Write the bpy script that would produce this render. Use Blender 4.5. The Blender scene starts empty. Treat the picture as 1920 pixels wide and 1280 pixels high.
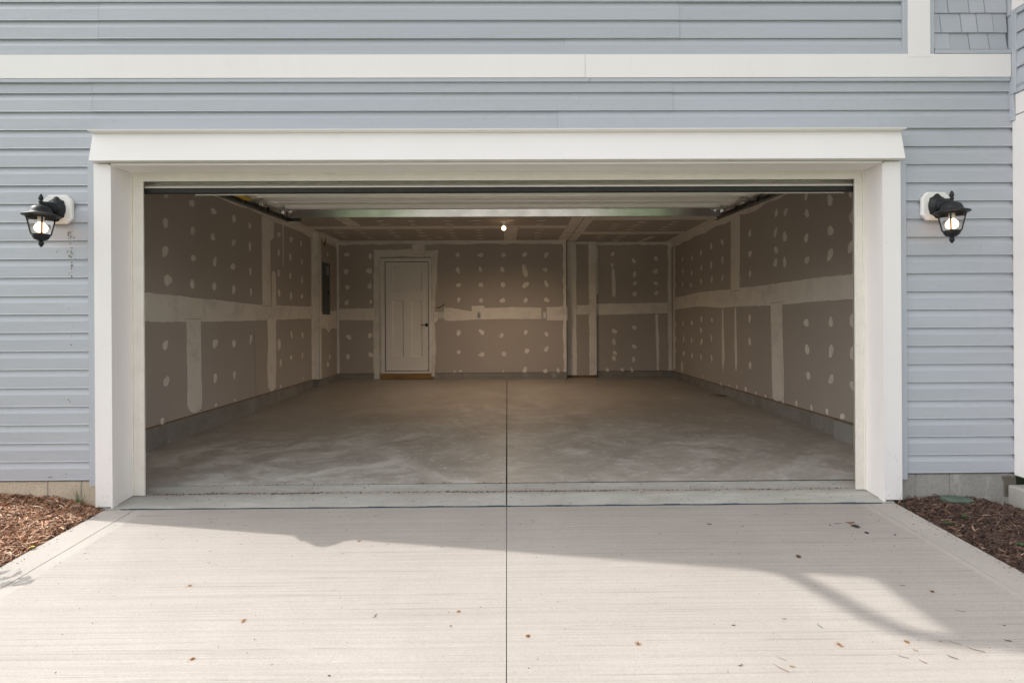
import bpy, bmesh, math, random
from mathutils import Vector, Matrix
R = math.radians
random.seed(7)
scene = bpy.context.scene
COL = scene.collection

# ------------------------------------------------------------------ camera
YAW, ROLL, CX, CY, F = .0092, .0058, 960., 605., 1000.     # photograph is 1920 x 1280
EX, EY, EZ = 0., -3.654, 1.155

def ray(px, py):
    a = (px - CX) / F; b = -(py - CY) / F
    cr, sr = math.cos(ROLL), math.sin(ROLL)
    x = a * cr + b * sr; z = -a * sr + b * cr; y = 1.
    cy, sy = math.cos(YAW), math.sin(YAW)
    return (x * cy + y * sy, -x * sy + y * cy, z)

def onY(px, py, Y):
    d = ray(px, py); t = (Y - EY) / d[1]; return Vector((EX + t * d[0], Y, EZ + t * d[2]))
def onX(px, py, X):
    d = ray(px, py); t = (X - EX) / d[0]; return Vector((X, EY + t * d[1], EZ + t * d[2]))
def onZ(px, py, Z):
    d = ray(px, py); t = (Z - EZ) / d[2]; return Vector((EX + t * d[0], EY + t * d[1], Z))
DZ0, DS, DY0 = -.035, .06, -.185          # the driveway falls away from the garage
def drive_z(y): return DZ0 + DS * (y - DY0)
def onD(px, py):
    d = ray(px, py); t = (DZ0 + DS * (EY - DY0) - EZ) / (d[2] - DS * d[1])
    return Vector((EX + t * d[0], EY + t * d[1], EZ + t * d[2]))

cam_d = bpy.data.cameras.new('camera'); cam = bpy.data.objects.new('camera', cam_d); COL.objects.link(cam)
cam.location = (EX, EY, EZ)
cam.rotation_euler = (R(90), ROLL, -YAW)
cam_d.sensor_width = 36; cam_d.lens = 36 * F / 1920
cam_d.shift_y = -(640 - CY) / 1920
cam_d.clip_start = .05; cam_d.clip_end = 2000
scene.camera = cam

# ------------------------------------------------------------------ materials
def new_mat(name):
    m = bpy.data.materials.new(name); m.use_nodes = True
    nt = m.node_tree; b = nt.nodes['Principled BSDF']
    return m, nt, b

def N(nt, t, **kw):
    n = nt.nodes.new(t)
    for k, v in kw.items():
        if k.startswith('i_'):
            n.inputs[k[2:].replace('_', ' ')].default_value = v
        else: setattr(n, k, v)
    return n

def mixc(nt, fac, a, b, mode='MIX'):
    n = nt.nodes.new('ShaderNodeMix'); n.data_type = 'RGBA'; n.blend_type = mode
    for s, v in ((0, fac), (6, a), (7, b)):
        if hasattr(v, 'links'): nt.links.new(v, n.inputs[s])
        elif s == 0: n.inputs[0].default_value = v
        else: n.inputs[s].default_value = (*v, 1) if len(v) == 3 else v
    return n.outputs[2]

def mth(nt, op, a, b=None, c=None, clamp=False):
    n = nt.nodes.new('ShaderNodeMath'); n.operation = op; n.use_clamp = clamp
    for i, v in enumerate((a, b, c)):
        if v is None: continue
        if hasattr(v, 'links'): nt.links.new(v, n.inputs[i])
        else: n.inputs[i].default_value = v
    return n.outputs[0]

def ramp(nt, fac, *stops):
    n = nt.nodes.new('ShaderNodeValToRGB'); nt.links.new(fac, n.inputs[0])
    e = n.color_ramp.elements
    while len(e) < len(stops): e.new(.5)
    for el, (p, c) in zip(e, stops):
        el.position = p; el.color = (c, c, c, 1) if not hasattr(c, '__len__') else (*c, 1)
    return n.outputs[0]

def coords(nt, scale=(1, 1, 1), kind='Object'):
    tc = nt.nodes.new('ShaderNodeTexCoord'); mp = nt.nodes.new('ShaderNodeMapping')
    nt.links.new(tc.outputs[kind], mp.inputs[0]); mp.inputs['Scale'].default_value = scale
    return mp.outputs[0]

def sepy(nt):
    tc = nt.nodes.new('ShaderNodeTexCoord'); sx = nt.nodes.new('ShaderNodeSeparateXYZ'); nt.links.new(tc.outputs['Object'], sx.inputs[0]); return sx.outputs[1]

def noise(nt, scale, detail=4, rough=.55, vec=(1, 1, 1), dist=0):
    n = nt.nodes.new('ShaderNodeTexNoise')
    n.inputs['Scale'].default_value = scale; n.inputs['Detail'].default_value = detail
    n.inputs['Roughness'].default_value = rough; n.inputs['Distortion'].default_value = dist
    nt.links.new(coords(nt, vec), n.inputs['Vector'])
    return n.outputs['Fac']

def bump(nt, b, h, strength=.3, dist=.01):
    n = nt.nodes.new('ShaderNodeBump'); n.inputs['Strength'].default_value = strength
    n.inputs['Distance'].default_value = dist
    nt.links.new(h, n.inputs['Height']); nt.links.new(n.outputs[0], b.inputs['Normal'])

def simple(name, col, rough=.5, metal=0, var=.06, vscale=6, bmp=0, bscale=60, vec=(1, 1, 1)):
    m, nt, b = new_mat(name)
    nz = noise(nt, vscale, 5, .6, vec)
    lo = tuple(c * (1 - var) for c in col); hi = tuple(min(1, c * (1 + var)) for c in col)
    nt.links.new(ramp(nt, nz, (.3, lo), (.7, hi)), b.inputs['Base Color'])
    b.inputs['Roughness'].default_value = rough; b.inputs['Metallic'].default_value = metal
    if bmp: bump(nt, b, noise(nt, bscale, 4, .6, vec), bmp, .003)
    return m

def with_alpha(m, nt, b, soft=.35, nscale=30):
    """fades a thin coat out at its ragged rim, by the mesh attribute 'mask'"""
    at = nt.nodes.new('ShaderNodeAttribute'); at.attribute_name = 'mask'
    nz = noise(nt, nscale, 4, .6)
    f = mth(nt, 'ADD', at.outputs['Fac'], mth(nt, 'MULTIPLY', mth(nt, 'SUBTRACT', nz, .5), .9))
    mr = nt.nodes.new('ShaderNodeMapRange'); mr.clamp = True
    nt.links.new(f, mr.inputs[0]); mr.inputs[1].default_value = .5 - soft; mr.inputs[2].default_value = .5 + soft
    return mr.outputs[0]

M = {}
# -- siding: vinyl with faint embossed grain
m, nt, b = new_mat('blue_vinyl')
g = noise(nt, 14, 5, .6, (.4, 1, 10)); big = noise(nt, .9, 3, .5)
c = ramp(nt, g, (.3, (.412, .437, .486)), (.72, (.442, .466, .516)))
c = mixc(nt, ramp(nt, big, (.35, 0.), (.7, .35)), c, (.425, .440, .46))
spl = mth(nt, 'MULTIPLY', ramp(nt, noise(nt, 26, 6, .8), (.52, 0.), (.66, 1.)), ramp(nt, noise(nt, 2.2, 4, .6), (.45, 0.), (.65, .5)))
c = mixc(nt, mth(nt, 'MULTIPLY', spl, .55), c, (.30, .29, .27))
at = nt.nodes.new('ShaderNodeAttribute'); at.attribute_name = 'tone'
c = mixc(nt, 1, c, at.outputs['Color'], 'MULTIPLY')
nt.links.new(c, b.inputs['Base Color']); b.inputs['Roughness'].default_value = .42
hv = mth(nt, 'ADD', mth(nt, 'MULTIPLY', g, .06), noise(nt, 1.6, 3, .5, (1, 1, 3.2)))
bump(nt, b, hv, .35, .022); M['siding'] = m
M['blue_trim'] = simple('blue_trim_vinyl', (.432, .457, .505), .4, var=.03)
# -- white coil trim
m, nt, b = new_mat('white_trim')
g = noise(nt, 1.2, 4, .6); st = noise(nt, 5, 6, .65, (1, 1, .25))
c = ramp(nt, g, (.3, (.79, .765, .755)), (.7, (.825, .80, .795)))
c = mixc(nt, ramp(nt, st, (.60, 0.), (.85, .35)), c, (.66, .63, .58))
nt.links.new(c, b.inputs['Base Color']); b.inputs['Roughness'].default_value = .38
bump(nt, b, noise(nt, 3, 3, .5, (1, 1, 1)), .12, .01); M['white'] = m
M['warm_stop'] = simple('vinyl_door_stop', (.78, .745, .68), .45, var=.05, vscale=9)  # slight warm tint in the colour stands for light bounced off the drive
M['mount'] = simple('mounting_block_plastic', (.78, .76, .73), .4, var=.02)
# -- driveway: broomed concrete with a smooth tooled border
m, nt, b = new_mat('broomed_concrete')
broom = noise(nt, 9, 6, .72, (.9, 60, 1)); fine = noise(nt, 230, 3, .6, (.35, 1, 1)); cloud = noise(nt, 1.0, 7, .68, (1, 1, 1), .8)
lines = noise(nt, 3.2, 3, .6, (.22, 26, 1)); grit = noise(nt, 900, 2, .6)
tc = nt.nodes.new('ShaderNodeTexCoord'); sx = nt.nodes.new('ShaderNodeSeparateXYZ'); nt.links.new(tc.outputs['Object'], sx.inputs[0])
xw = mth(nt, 'ADD', sx.outputs[0], mth(nt, 'MULTIPLY', mth(nt, 'SUBTRACT', noise(nt, 1.4, 3), .5), .05))
inner = mth(nt, 'MULTIPLY', mth(nt, 'GREATER_THAN', xw, -2.33), mth(nt, 'LESS_THAN', xw, 2.30))
c = ramp(nt, cloud, (.28, (.325, .297, .270)), (.72, (.405, .371, .340)))
c = mixc(nt, mth(nt, 'MULTIPLY', inner, ramp(nt, broom, (.38, .0), (.66, .42))), c, (.325, .295, .27))
mid = noise(nt, 5, 6, .72, (.12, 24, 1)); grain = noise(nt, 170, 3, .75, (.6, 1, 1)); patchy = noise(nt, 5, 3, .6, (.5, 3, 1))
c = mixc(nt, mth(nt, 'MULTIPLY', inner, mth(nt, 'MULTIPLY', ramp(nt, lines, (.59, .0), (.64, .7)), ramp(nt, patchy, (.42, .1), (.58, 1.)))), c, (.24, .215, .195))
c = mixc(nt, mth(nt, 'MULTIPLY', inner, ramp(nt, mid, (.46, .0), (.60, .55))), c, (.275, .248, .225))
c = mixc(nt, ramp(nt, grain, (.52, .0), (.68, .38)), c, (.22, .195, .175))
c = mixc(nt, ramp(nt, grain, (.30, .22), (.44, .0)), c, (.56, .52, .48))
c = mixc(nt, mth(nt, 'MULTIPLY', inner, ramp(nt, fine, (.58, .0), (.75, .5))), c, (.30, .27, .25))
c = mixc(nt, ramp(nt, grit, (.62, .0), (.72, .4)), c, (.30, .27, .25))
nt.links.new(c, b.inputs['Base Color']); b.inputs['Roughness'].default_value = .85
hh = mth(nt, 'MULTIPLY', inner, mth(nt, 'ADD', mth(nt, 'MULTIPLY', broom, .8), mth(nt, 'MULTIPLY', fine, .5)))
hh = mth(nt, 'ADD', hh, mth(nt, 'MULTIPLY', grain, .6))
bump(nt, b, hh, .55, .004); M['drive'] = m
# -- threshold apron
m, nt, b = new_mat('apron_concrete')
cl = noise(nt, 2.4, 6, .65); sp = noise(nt, 90, 4, .7)
c = ramp(nt, cl, (.30, (.33, .322, .288)), (.68, (.43, .425, .39)))
c = mixc(nt, ramp(nt, noise(nt, 7, 6, .7, (.4, 1.6, 1)), (.50, 0.), (.66, .5)), c, (.52, .51, .47))
yy_ = mth(nt, 'ABSOLUTE', mth(nt, 'SUBTRACT', sepy(nt), .035)); dl = mth(nt, 'SUBTRACT', 1., mth(nt, 'MULTIPLY', yy_, 14.), clamp=True)
c = mixc(nt, mth(nt, 'MULTIPLY', mth(nt, 'MULTIPLY', dl, noise(nt, 2.5, 6, .7, (1, 4, 1))), .75), c, (.20, .165, .125))
c = mixc(nt, ramp(nt, sp, (.58, 0.), (.70, .55)), c, (.22, .20, .17))
nt.links.new(c, b.inputs['Base Color']); b.inputs['Roughness'].default_value = .8
bump(nt, b, sp, .3, .003); M['apron'] = m
# -- garage slab: power trowelled, mottled
m, nt, b = new_mat('trowelled_concrete')
sw = noise(nt, 1.5, 8, .64, (.9, .8, 1), 2.2); cl = noise(nt, .55, 4, .6); fi = noise(nt, 5, 8, .70, (.8, .75, 1), 3.0)
tr = noise(nt, 2.4, 6, .62, (.8, .9, 1), 2.6)
c = ramp(nt, sw, (.36, (.385, .368, .325)), (.50, (.52, .505, .462)), (.64, (.68, .672, .63)))
c = mixc(nt, ramp(nt, cl, (.40, .6), (.60, 0.)), c, (.33, .292, .25))
c = mixc(nt, ramp(nt, fi, (.53, 0.), (.64, .42)), c, (.74, .735, .69))
c = mixc(nt, ramp(nt, tr, (.36, .6), (.47, .0)), c, (.32, .292, .26))
c = mixc(nt, ramp(nt, noise(nt, 120, 3, .6), (.62, 0.), (.74, .4)), c, (.17, .155, .14))
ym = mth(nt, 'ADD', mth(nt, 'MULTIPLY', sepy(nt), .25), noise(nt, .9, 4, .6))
c = mixc(nt, ramp(nt, mth(nt, 'MULTIPLY', ym, .4), (.24, .0), (.62, .72)), c, (.27, .232, .195))  # weaker light towards the back wall, put into the colour as darkening
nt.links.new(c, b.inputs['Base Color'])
nt.links.new(ramp(nt, sw, (.3, .34), (.7, .60)), b.inputs['Roughness'])
bump(nt, b, fi, .12, .003); M['slab'] = m
# -- concrete block
def block(name, a, b_):
    m, nt, b = new_mat(name)
    n1 = noise(nt, 3, 5, .6); n2 = noise(nt, 110, 5, .75); n3 = noise(nt, 9, 5, .7, (1, 1, .35))
    c = ramp(nt, n1, (.3, a), (.7, b_))
    c = mixc(nt, ramp(nt, n2, (.48, 0.), (.62, .5)), c, tuple(x * .55 for x in a))
    c = mixc(nt, ramp(nt, n3, (.56, 0.), (.72, .45)), c, tuple(min(1, x * 1.5) for x in b_))
    nt.links.new(c, b.inputs['Base Color']); b.inputs['Roughness'].default_value = .92
    bump(nt, b, n2, .6, .006); return m
M['block'] = block('grey_concrete_block', (.285, .275, .255), (.36, .35, .33))
M['block_bounce'] = block('bounce_tinted_block', (.50, .425, .325), (.58, .50, .39))  # left foundation: warm light bounced off the mulch is put into the colour
M['curb'] = block('curb_concrete', (.225, .212, .19), (.33, .315, .29))
M['mortar'] = simple('mortar', (.34, .33, .30), .95, var=.12, vscale=40, bmp=.5)
M['stain_dark'] = simple('damp_stain', (.09, .08, .065), .9)
# -- drywall paper
m, nt, b = new_mat('drywall_paper')
n1 = noise(nt, .8, 4, .6); n2 = noise(nt, 30, 4, .6)
c = ramp(nt, n1, (.3, (.425, .375, .335)), (.7, (.47, .417, .375)))
c = mixc(nt, ramp(nt, n2, (.6, 0.), (.8, .2)), c, (.47, .42, .37))
nt.links.new(c, b.inputs['Base Color']); b.inputs['Roughness'].default_value = .9; M['paper'] = m
# -- joint compound, feathered
def coat(name, lo, hi, rough, soft, nscale, opac=1., vs=5):
    m, nt, b = new_mat(name)
    n1 = noise(nt, vs, 5, .65)
    nt.links.new(ramp(nt, n1, (.3, lo), (.7, hi)), b.inputs['Base Color']); b.inputs['Roughness'].default_value = rough
    al = with_alpha(m, nt, b, soft, nscale)
    if opac < 1: al = mth(nt, 'MULTIPLY', al, mth(nt, 'MULTIPLY', ramp(nt, noise(nt, 3.3, 5, .65, (1, 1, 1), .6), (.28, .80), (.50, 1.)), opac))
    nt.links.new(al, b.inputs['Alpha']); return m
M['mud'] = coat('joint_compound', (.78, .73, .665), (.85, .80, .735), .85, .30, 26, .97)
M['rust'] = coat('rust_stain', (.20, .09, .045), (.52, .27, .11), .9, .48, 150, .85, 60)
M['grime'] = coat('grime_specks', (.17, .14, .10), (.26, .22, .17), .9, .25, 190, .75)
M['damp'] = coat('damp_patch', (.12, .105, .085), (.17, .15, .12), .8, .5, 26, .7)
M['dust'] = coat('paint_overspray', (.74, .70, .64), (.80, .76, .70), .85, .5, 2.5, 1.)
M['orange'] = coat('orange_marker', (.55, .12, .05), (.6, .15, .06), .8, .3, 60)
# -- others
M['wood'] = simple('treated_lumber', (.30, .17, .06), .7, var=.35, vscale=6, vec=(.5, 8, 8))
M['sill'] = simple('sill_plate_wood', (.20, .115, .05), .8, var=.3, vscale=8)
M['dark'] = simple('dark_gap', (.018, .016, .014), .9)
M['foam'] = simple('blue_foam_joint', (.035, .055, .085), .75, var=.3, vscale=20, bmp=.4)
M['rubber'] = simple('black_rubber_seal', (.022, .021, .020), .6, var=.4, vscale=25, bmp=.4)
M['panel_back'] = simple('door_panel_steel', (.80, .77, .71), .42, var=.04)
M['door_paint'] = simple('white_interior_paint', (.78, .75, .71), .45, var=.03)
M['galv'] = simple('galvanised_steel', (.62, .64, .62), .24, 1, var=.18, vscale=5, bmp=.06, bscale=20)
M['track'] = simple('dull_galvanised_steel', (.22, .225, .215), .4, .9, var=.25, vscale=14)
M['bronze'] = simple('dark_bronze', (.06, .045, .03), .35, .8, var=.2)
M['panel_grey'] = simple('grey_enamel', (.085, .10, .098), .45, .2, var=.08)
M['label'] = simple('paper_label', (.5, .5, .47), .7)
M['yellow'] = simple('yellow_sticker', (.62, .42, .02), .5, var=.25, vscale=30)
M['plastic'] = simple('white_plastic', (.62, .60, .56), .4)
M['shingle_roof'] = simple('asphalt_shingle', (.10, .095, .09), .95, var=.3, vscale=20, bmp=.5)
M['valve'] = simple('green_plastic', (.075, .115, .085), .55, var=.18, vscale=20, bmp=.2)
M['porcelain'] = simple('porcelain', (.7, .66, .6), .3)
# cast black aluminium
m, nt, b = new_mat('black_cast_aluminium')
nt.links.new(ramp(nt, noise(nt, 40, 4, .6), (.3, (.010, .011, .013)), (.7, (.022, .023, .026))), b.inputs['Base Color'])
b.inputs['Roughness'].default_value = .48; b.inputs['Specular IOR Level'].default_value = .3; bump(nt, b, noise(nt, 260, 3, .6), .25, .001); M['black'] = m
# seeded glass
m, nt, b = new_mat('seeded_glass')
b.inputs['Base Color'].default_value = (.97, .96, .94, 1); b.inputs['Roughness'].default_value = .03
b.inputs['Transmission Weight'].default_value = 1; b.inputs['IOR'].default_value = 1.12
bump(nt, b, noise(nt, 140, 3, .6), .35, .002); M['glass'] = m
def lamp_mat(name, col, s):
    m, nt, b = new_mat(name)
    b.inputs['Base Color'].default_value = (.9, .88, .84, 1)
    b.inputs['Emission Color'].default_value = (*col, 1); b.inputs['Emission Strength'].default_value = s
    return m
M['bulb'] = lamp_mat('lit_frosted_bulb', (1, .60, .34), 2.1)
M['bulb_in'] = lamp_mat('lit_ceiling_bulb', (1, .66, .38), 3)
# mulch chips and leaves take their own colour from the mesh
def attr_mat(name, rough=.85, transl=0):
    m, nt, b = new_mat(name)
    at = nt.nodes.new('ShaderNodeAttribute'); at.attribute_name = 'tone'
    nz = noise(nt, 120, 3, .6, (1, 1, 1))
    c = mixc(nt, ramp(nt, nz, (.3, .45), (.7, 0.)), at.outputs['Color'], (.03, .018, .012))
    nt.links.new(c, b.inputs['Base Color']); b.inputs['Roughness'].default_value = rough
    return m
M['chip'] = attr_mat('shredded_bark')
M['soil'] = simple('dark_bark_fines', (.035, .020, .013), .95, var=.5, vscale=60, bmp=1, bscale=140)
M['leaf'] = attr_mat('leaf', .6)
M['bits'] = attr_mat('dry_leaf_bits', .8)
m, nt, b = new_mat('lawn')
nt.links.new(ramp(nt, noise(nt, 3, 8, .75), (.3, (.045, .075, .022)), (.7, (.09, .13, .045))), b.inputs['Base Color'])
b.inputs['Roughness'].default_value = .95; bump(nt, b, noise(nt, 60, 4, .7), 1, .02); M['lawn'] = m

# ------------------------------------------------------------------ mesh helpers
class MB:
    def __init__(s): s.v = []; s.f = []; s.m = []; s.mask = {}; s.tone = {}
    def add(s, verts, faces, mi=0, mask=None, tone=None):
        o = len(s.v); s.v += [tuple(v) for v in verts]
        for i, f in enumerate(faces): s.f.append(tuple(o + k for k in f)); s.m.append(mi)
        if mask is not None:
            for i, k in enumerate(mask): s.mask[o + i] = k
        if tone is not None:
            for i in range(len(verts)): s.tone[o + i] = tone
    def box(s, x0, x1, y0, y1, z0, z1, mi=0, tone=None):
        s.add([(x0, y0, z0), (x1, y0, z0), (x1, y1, z0), (x0, y1, z0), (x0, y0, z1), (x1, y0, z1), (x1, y1, z1), (x0, y1, z1)],
              [(0, 3, 2, 1), (4, 5, 6, 7), (0, 1, 5, 4), (1, 2, 6, 5), (2, 3, 7, 6), (3, 0, 4, 7)], mi, tone=tone)
    def quad(s, a, b, c, d, mi=0, tone=None): s.add([a, b, c, d], [(0, 1, 2, 3)], mi, tone=tone)
    def prism_x(s, prof, x0, x1, mi=0, tone=None, caps=True, closed=True):
        """prof: (y,z) points; extruded along x"""
        n = len(prof)
        vs = [(x0, y, z) for y, z in prof] + [(x1, y, z) for y, z in prof]
        fs = [(i, (i + 1) % n, n + (i + 1) % n, n + i) for i in range(n if closed else n - 1)]
        if caps and closed: fs += [tuple(range(n))[::-1], tuple(range(n, 2 * n))]
        s.add(vs, fs, mi, tone=tone)
    def lathe(s, prof, c=(0, 0, 0), seg=32, mi=0, a0=0, sc=(1, 1, 1)):
        n = len(prof); vs = []; fs = []
        for k in range(seg):
            a = a0 + 2 * math.pi * k / seg
            for r, z in prof: vs.append((c[0] + r * math.cos(a) * sc[0], c[1] + r * math.sin(a) * sc[1], c[2] + z * sc[2]))
        for k in range(seg):
            k2 = (k + 1) % seg
            for i in range(n - 1): fs.append((k * n + i, k2 * n + i, k2 * n + i + 1, k * n + i + 1))
        s.add(vs, fs, mi)
    def tube(s, pts, rad, seg=10, mi=0, caps=True, flat=1.):
        pts = [Vector(p) for p in pts]; n = len(pts)
        if not hasattr(rad, '__len__'): rad = [rad] * n
        vs = []; up = None
        for i, p in enumerate(pts):
            t = (pts[min(i + 1, n - 1)] - pts[max(i - 1, 0)]).normalized()
            if up is None:
                up = Vector((0, 0, 1)) if abs(t.z) < .9 else Vector((1, 0, 0))
            a = t.cross(up).normalized(); b_ = a.cross(t).normalized(); up = b_
            for k in range(seg):
                w = 2 * math.pi * k / seg
                vs.append(tuple(p + a * math.cos(w) * rad[i] + b_ * math.sin(w) * rad[i] * flat))
        fs = [(i * seg + k, i * seg + (k + 1) % seg, (i + 1) * seg + (k + 1) % seg, (i + 1) * seg + k) for i in range(n - 1) for k in range(seg)]
        if caps: fs += [tuple(range(seg))[::-1], tuple((n - 1) * seg + k for k in range(seg))]
        s.add(vs, fs, mi)
    def build(s, name, mats, parent=None, bevel=0, smooth=False, origin=None):
        if not hasattr(mats, '__len__'): mats = [mats]
        me = bpy.data.meshes.new(name)
        o0 = Vector(origin) if origin else Vector((0, 0, 0))
        me.from_pydata([tuple(Vector(v) - o0) for v in s.v], [], s.f)
        for m in mats: me.materials.append(m)
        me.polygons.foreach_set('material_index', s.m)
        if s.mask:
            a = me.attributes.new('mask', 'FLOAT', 'POINT')
            for i in range(len(s.v)): a.data[i].value = s.mask.get(i, 1.)
        if s.tone or mats[0] in (M['siding'],):
            a = me.attributes.new('tone', 'FLOAT_COLOR', 'POINT')
            flat = []
            for i in range(len(s.v)): flat += [*s.tone.get(i, (1, 1, 1)), 1]
            a.data.foreach_set('color', flat)
        me.validate(); me.update()
        bm = bmesh.new(); bm.from_mesh(me)
        if not s.mask: bmesh.ops.recalc_face_normals(bm, faces=bm.faces)
        bm.to_mesh(me); bm.free()
        if smooth: 
            me.polygons.foreach_set('use_smooth', [True] * len(me.polygons))
        o = bpy.data.objects.new(name, me); COL.objects.link(o)
        if origin: o.location = o0
        if parent is not None:
            o.parent = parent
            if origin is None: pass
            o.matrix_parent_inverse = Matrix.Translation(-Vector(parent.location))
        if bevel:
            bv = o.modifiers.new('bevel', 'BEVEL'); bv.width = bevel; bv.segments = 2; bv.limit_method = 'ANGLE'; bv.angle_limit = R(40)
        if smooth and smooth != True:
            es = o.modifiers.new('edges', 'EDGE_SPLIT'); es.split_angle = R(smooth)
        return o

def tag(o, label=None, cat=None, group=None, kind=None):
    if label: o['label'] = label
    if cat: o['category'] = cat
    if group: o['group'] = group
    if kind: o['kind'] = kind
    return o
def empty(name, loc, label, cat, group=None):
    o = bpy.data.objects.new(name, None); COL.objects.link(o); o.location = loc; o.empty_display_size = .1
    bpy.context.view_layer.update()
    return tag(o, label, cat, group)

# thin coats (joint compound, stains): outline on a surface, faded at the rim
def resample(pts, step, jit, rnd):
    out = []
    n = len(pts)
    for i in range(n):
        a, b_ = Vector(pts[i]), Vector(pts[(i + 1) % n]); L = (b_ - a).length
        k = max(1, int(L / step)); nrm = Vector((b_.y - a.y, a.x - b_.x)); nrm = nrm / (nrm.length or 1)
        for j in range(k):
            p = a.lerp(b_, j / k)
            if j: p = p + nrm * rnd.uniform(-jit, jit)
            out.append(p)
    return out
def area2(p): return sum(p[i].x * p[(i + 1) % len(p)].y - p[(i + 1) % len(p)].x * p[i].y for i in range(len(p)))
LIFT = [0]
def coat_poly(mb, pts2, to3, lift, mi, feather=.012, step=.09, jit=.006, rnd=random):
    """pts2: outline in wall coordinates, to3(u,v,lift) -> point"""
    LIFT[0] = (LIFT[0] + 1) % 90; lift = lift + LIFT[0] * .000012
    p = resample(pts2, step, jit, rnd)
    if area2(p) < 0: p = p[::-1]
    n = len(p); inn = []; out = []
    for i in range(n):
        e1 = (p[i] - p[i - 1]); e2 = (p[(i + 1) % n] - p[i])
        if e1.length < 1e-9 or e2.length < 1e-9: nn = Vector((0, 0))
        else:
            e1.normalize(); e2.normalize(); nn = Vector((-(e1.y + e2.y), e1.x + e2.x))
            nn = nn / (nn.length or 1)
        inn.append(p[i] + nn * feather); out.append(p[i] - nn * feather * .6)
    vs = [to3(q.x, q.y, lift) for q in inn] + [to3(q.x, q.y, lift) for q in out]
    fs = [(i, n + i, n + (i + 1) % n, (i + 1) % n) for i in range(n)]
    fs.append(tuple(range(n)))
    mb.add(vs, fs, mi, mask=[1.] * n + [0.] * n)
def blob(cx, cy, w, h, rnd, style=None):
    """knife-wiped dab of compound: round at one side, drawn to a point at the other"""
    n = 14; ang = rnd.uniform(-.5, .5); tip = rnd.choice([0, 1, 1, 1]); side = rnd.uniform(0, 2 * math.pi)
    out = []
    for k in range(n):
        a = 2 * math.pi * k / n
        r = .5 * (1 + rnd.uniform(-.10, .10))
        if tip: r *= .94 + .62 * max(0, math.cos(a - side)) ** 5 - .08 * max(0, math.cos(a - side + 1.2)) ** 2
        x, y = math.cos(a) * r * w, math.sin(a) * r * h
        out.append((cx + x * math.cos(ang) - y * math.sin(ang), cy + x * math.sin(ang) + y * math.cos(ang)))
    return out

# ================================================================== SETTING
def lerp(a, b, t): return a + (b - a) * t
def interp(x, tab):
    if x <= tab[0][0]: return tab[0][1]
    for (a, u), (b_, v) in zip(tab, tab[1:]):
        if x <= b_: return lerp(u, v, (x - a) / (b_ - a))
    return tab[-1][1]
YL, XC = .18, -.010
LT = [(.18, .004), (1.3, -.006), (3.1, .012), (5.45, .085), (6.4, .118), (6.8, .12)]
RT = [(.18, .010), (1.5, .032), (4.0, .066), (6.68, .086), (6.8, .086)]
def floor_z(x, y):
    t = min(1, max(0, (x + 3.3) / 6.5)); t = t * t * (3 - 2 * t)
    return lerp(interp(y, LT), interp(y, RT), t)
def apron_z(y): return .006 - (.18 - y) * .10

# far ground
g = MB(); g.quad((-400, -400, -.9), (400, -400, -.9), (400, 400, -.9), (-400, 400, -.9))
tag(g.build('ground', M['lawn']), kind='structure')
lw = MB()                                   # lawn beyond the beds, level with the drive
for x0, x1 in ((-14, -2.64), (2.57, 14)):
    n = 12
    for i in range(n):
        y0, y1 = lerp(-12, -1.9, i / n), lerp(-12, -1.9, (i + 1) / n)
        lw.quad((x0, y0, drive_z(y0) - .03), (x1, y0, drive_z(y0) - .03), (x1, y1, drive_z(y1) - .03), (x0, y1, drive_z(y1) - .03))
tag(lw.build('lawn', M['lawn']), kind='structure')
st = MB(); st.quad((-60, -20, drive_z(-12.2) - .02), (60, -20, drive_z(-12.2) - .02), (60, -12.2, drive_z(-12.2) - .02), (-60, -12.2, drive_z(-12.2) - .02))
tag(st.build('street', simple('asphalt', (.05, .05, .052), .9, var=.2, vscale=30)), kind='structure')

# driveway: slabs with tooled and sawn joints between them
XL0, XL1, XR1, XR0 = -2.60, -2.408, 2.345, 2.527
dv = MB(); NY = 60
def strip(x0, x1, y_hi, y_lo, mi=0, dz=0, ny=40):
    for i in range(ny):
        a = lerp(y_hi, y_lo, i / ny); b_ = lerp(y_hi, y_lo, (i + 1) / ny)
        dv.quad((x0, b_, drive_z(b_) + dz), (x1, b_, drive_z(b_) + dz), (x1, a, drive_z(a) + dz), (x0, a, drive_z(a) + dz), mi)
YA, YB = -.196, -12.2
J = .0035
for x0, x1 in ((XL0, XL1 - J * .7), (XL1 + J * .7, XC - J * .52), (XC + J * .52, XR1 - J * .35), (XR1 + J * .35, XR0)):
    strip(x0, x1, YA, YB)
    for xx, d in ((x0, -1), (x1, 1)):       # sides of the slab edges
        for i in range(40):
            a = lerp(YA, YB, i / 40); b_ = lerp(YA, YB, (i + 1) / 40)
            dv.quad((xx, a, drive_z(a)), (xx, b_, drive_z(b_)), (xx, b_, drive_z(b_) - .12), (xx, a, drive_z(a) - .12))
strip(XL0 + .01, XR0 - .01, YA, YB, 3, -.012)
dv.quad((XL0, YA, drive_z(YA)), (XR0, YA, drive_z(YA)), (XR0, YA, drive_z(YA) - .12), (XL0, YA, drive_z(YA) - .12))
def to_drive(u, v, l): return (u, v, drive_z(v) + .0012 + l)
rnd = random.Random(3)
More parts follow.
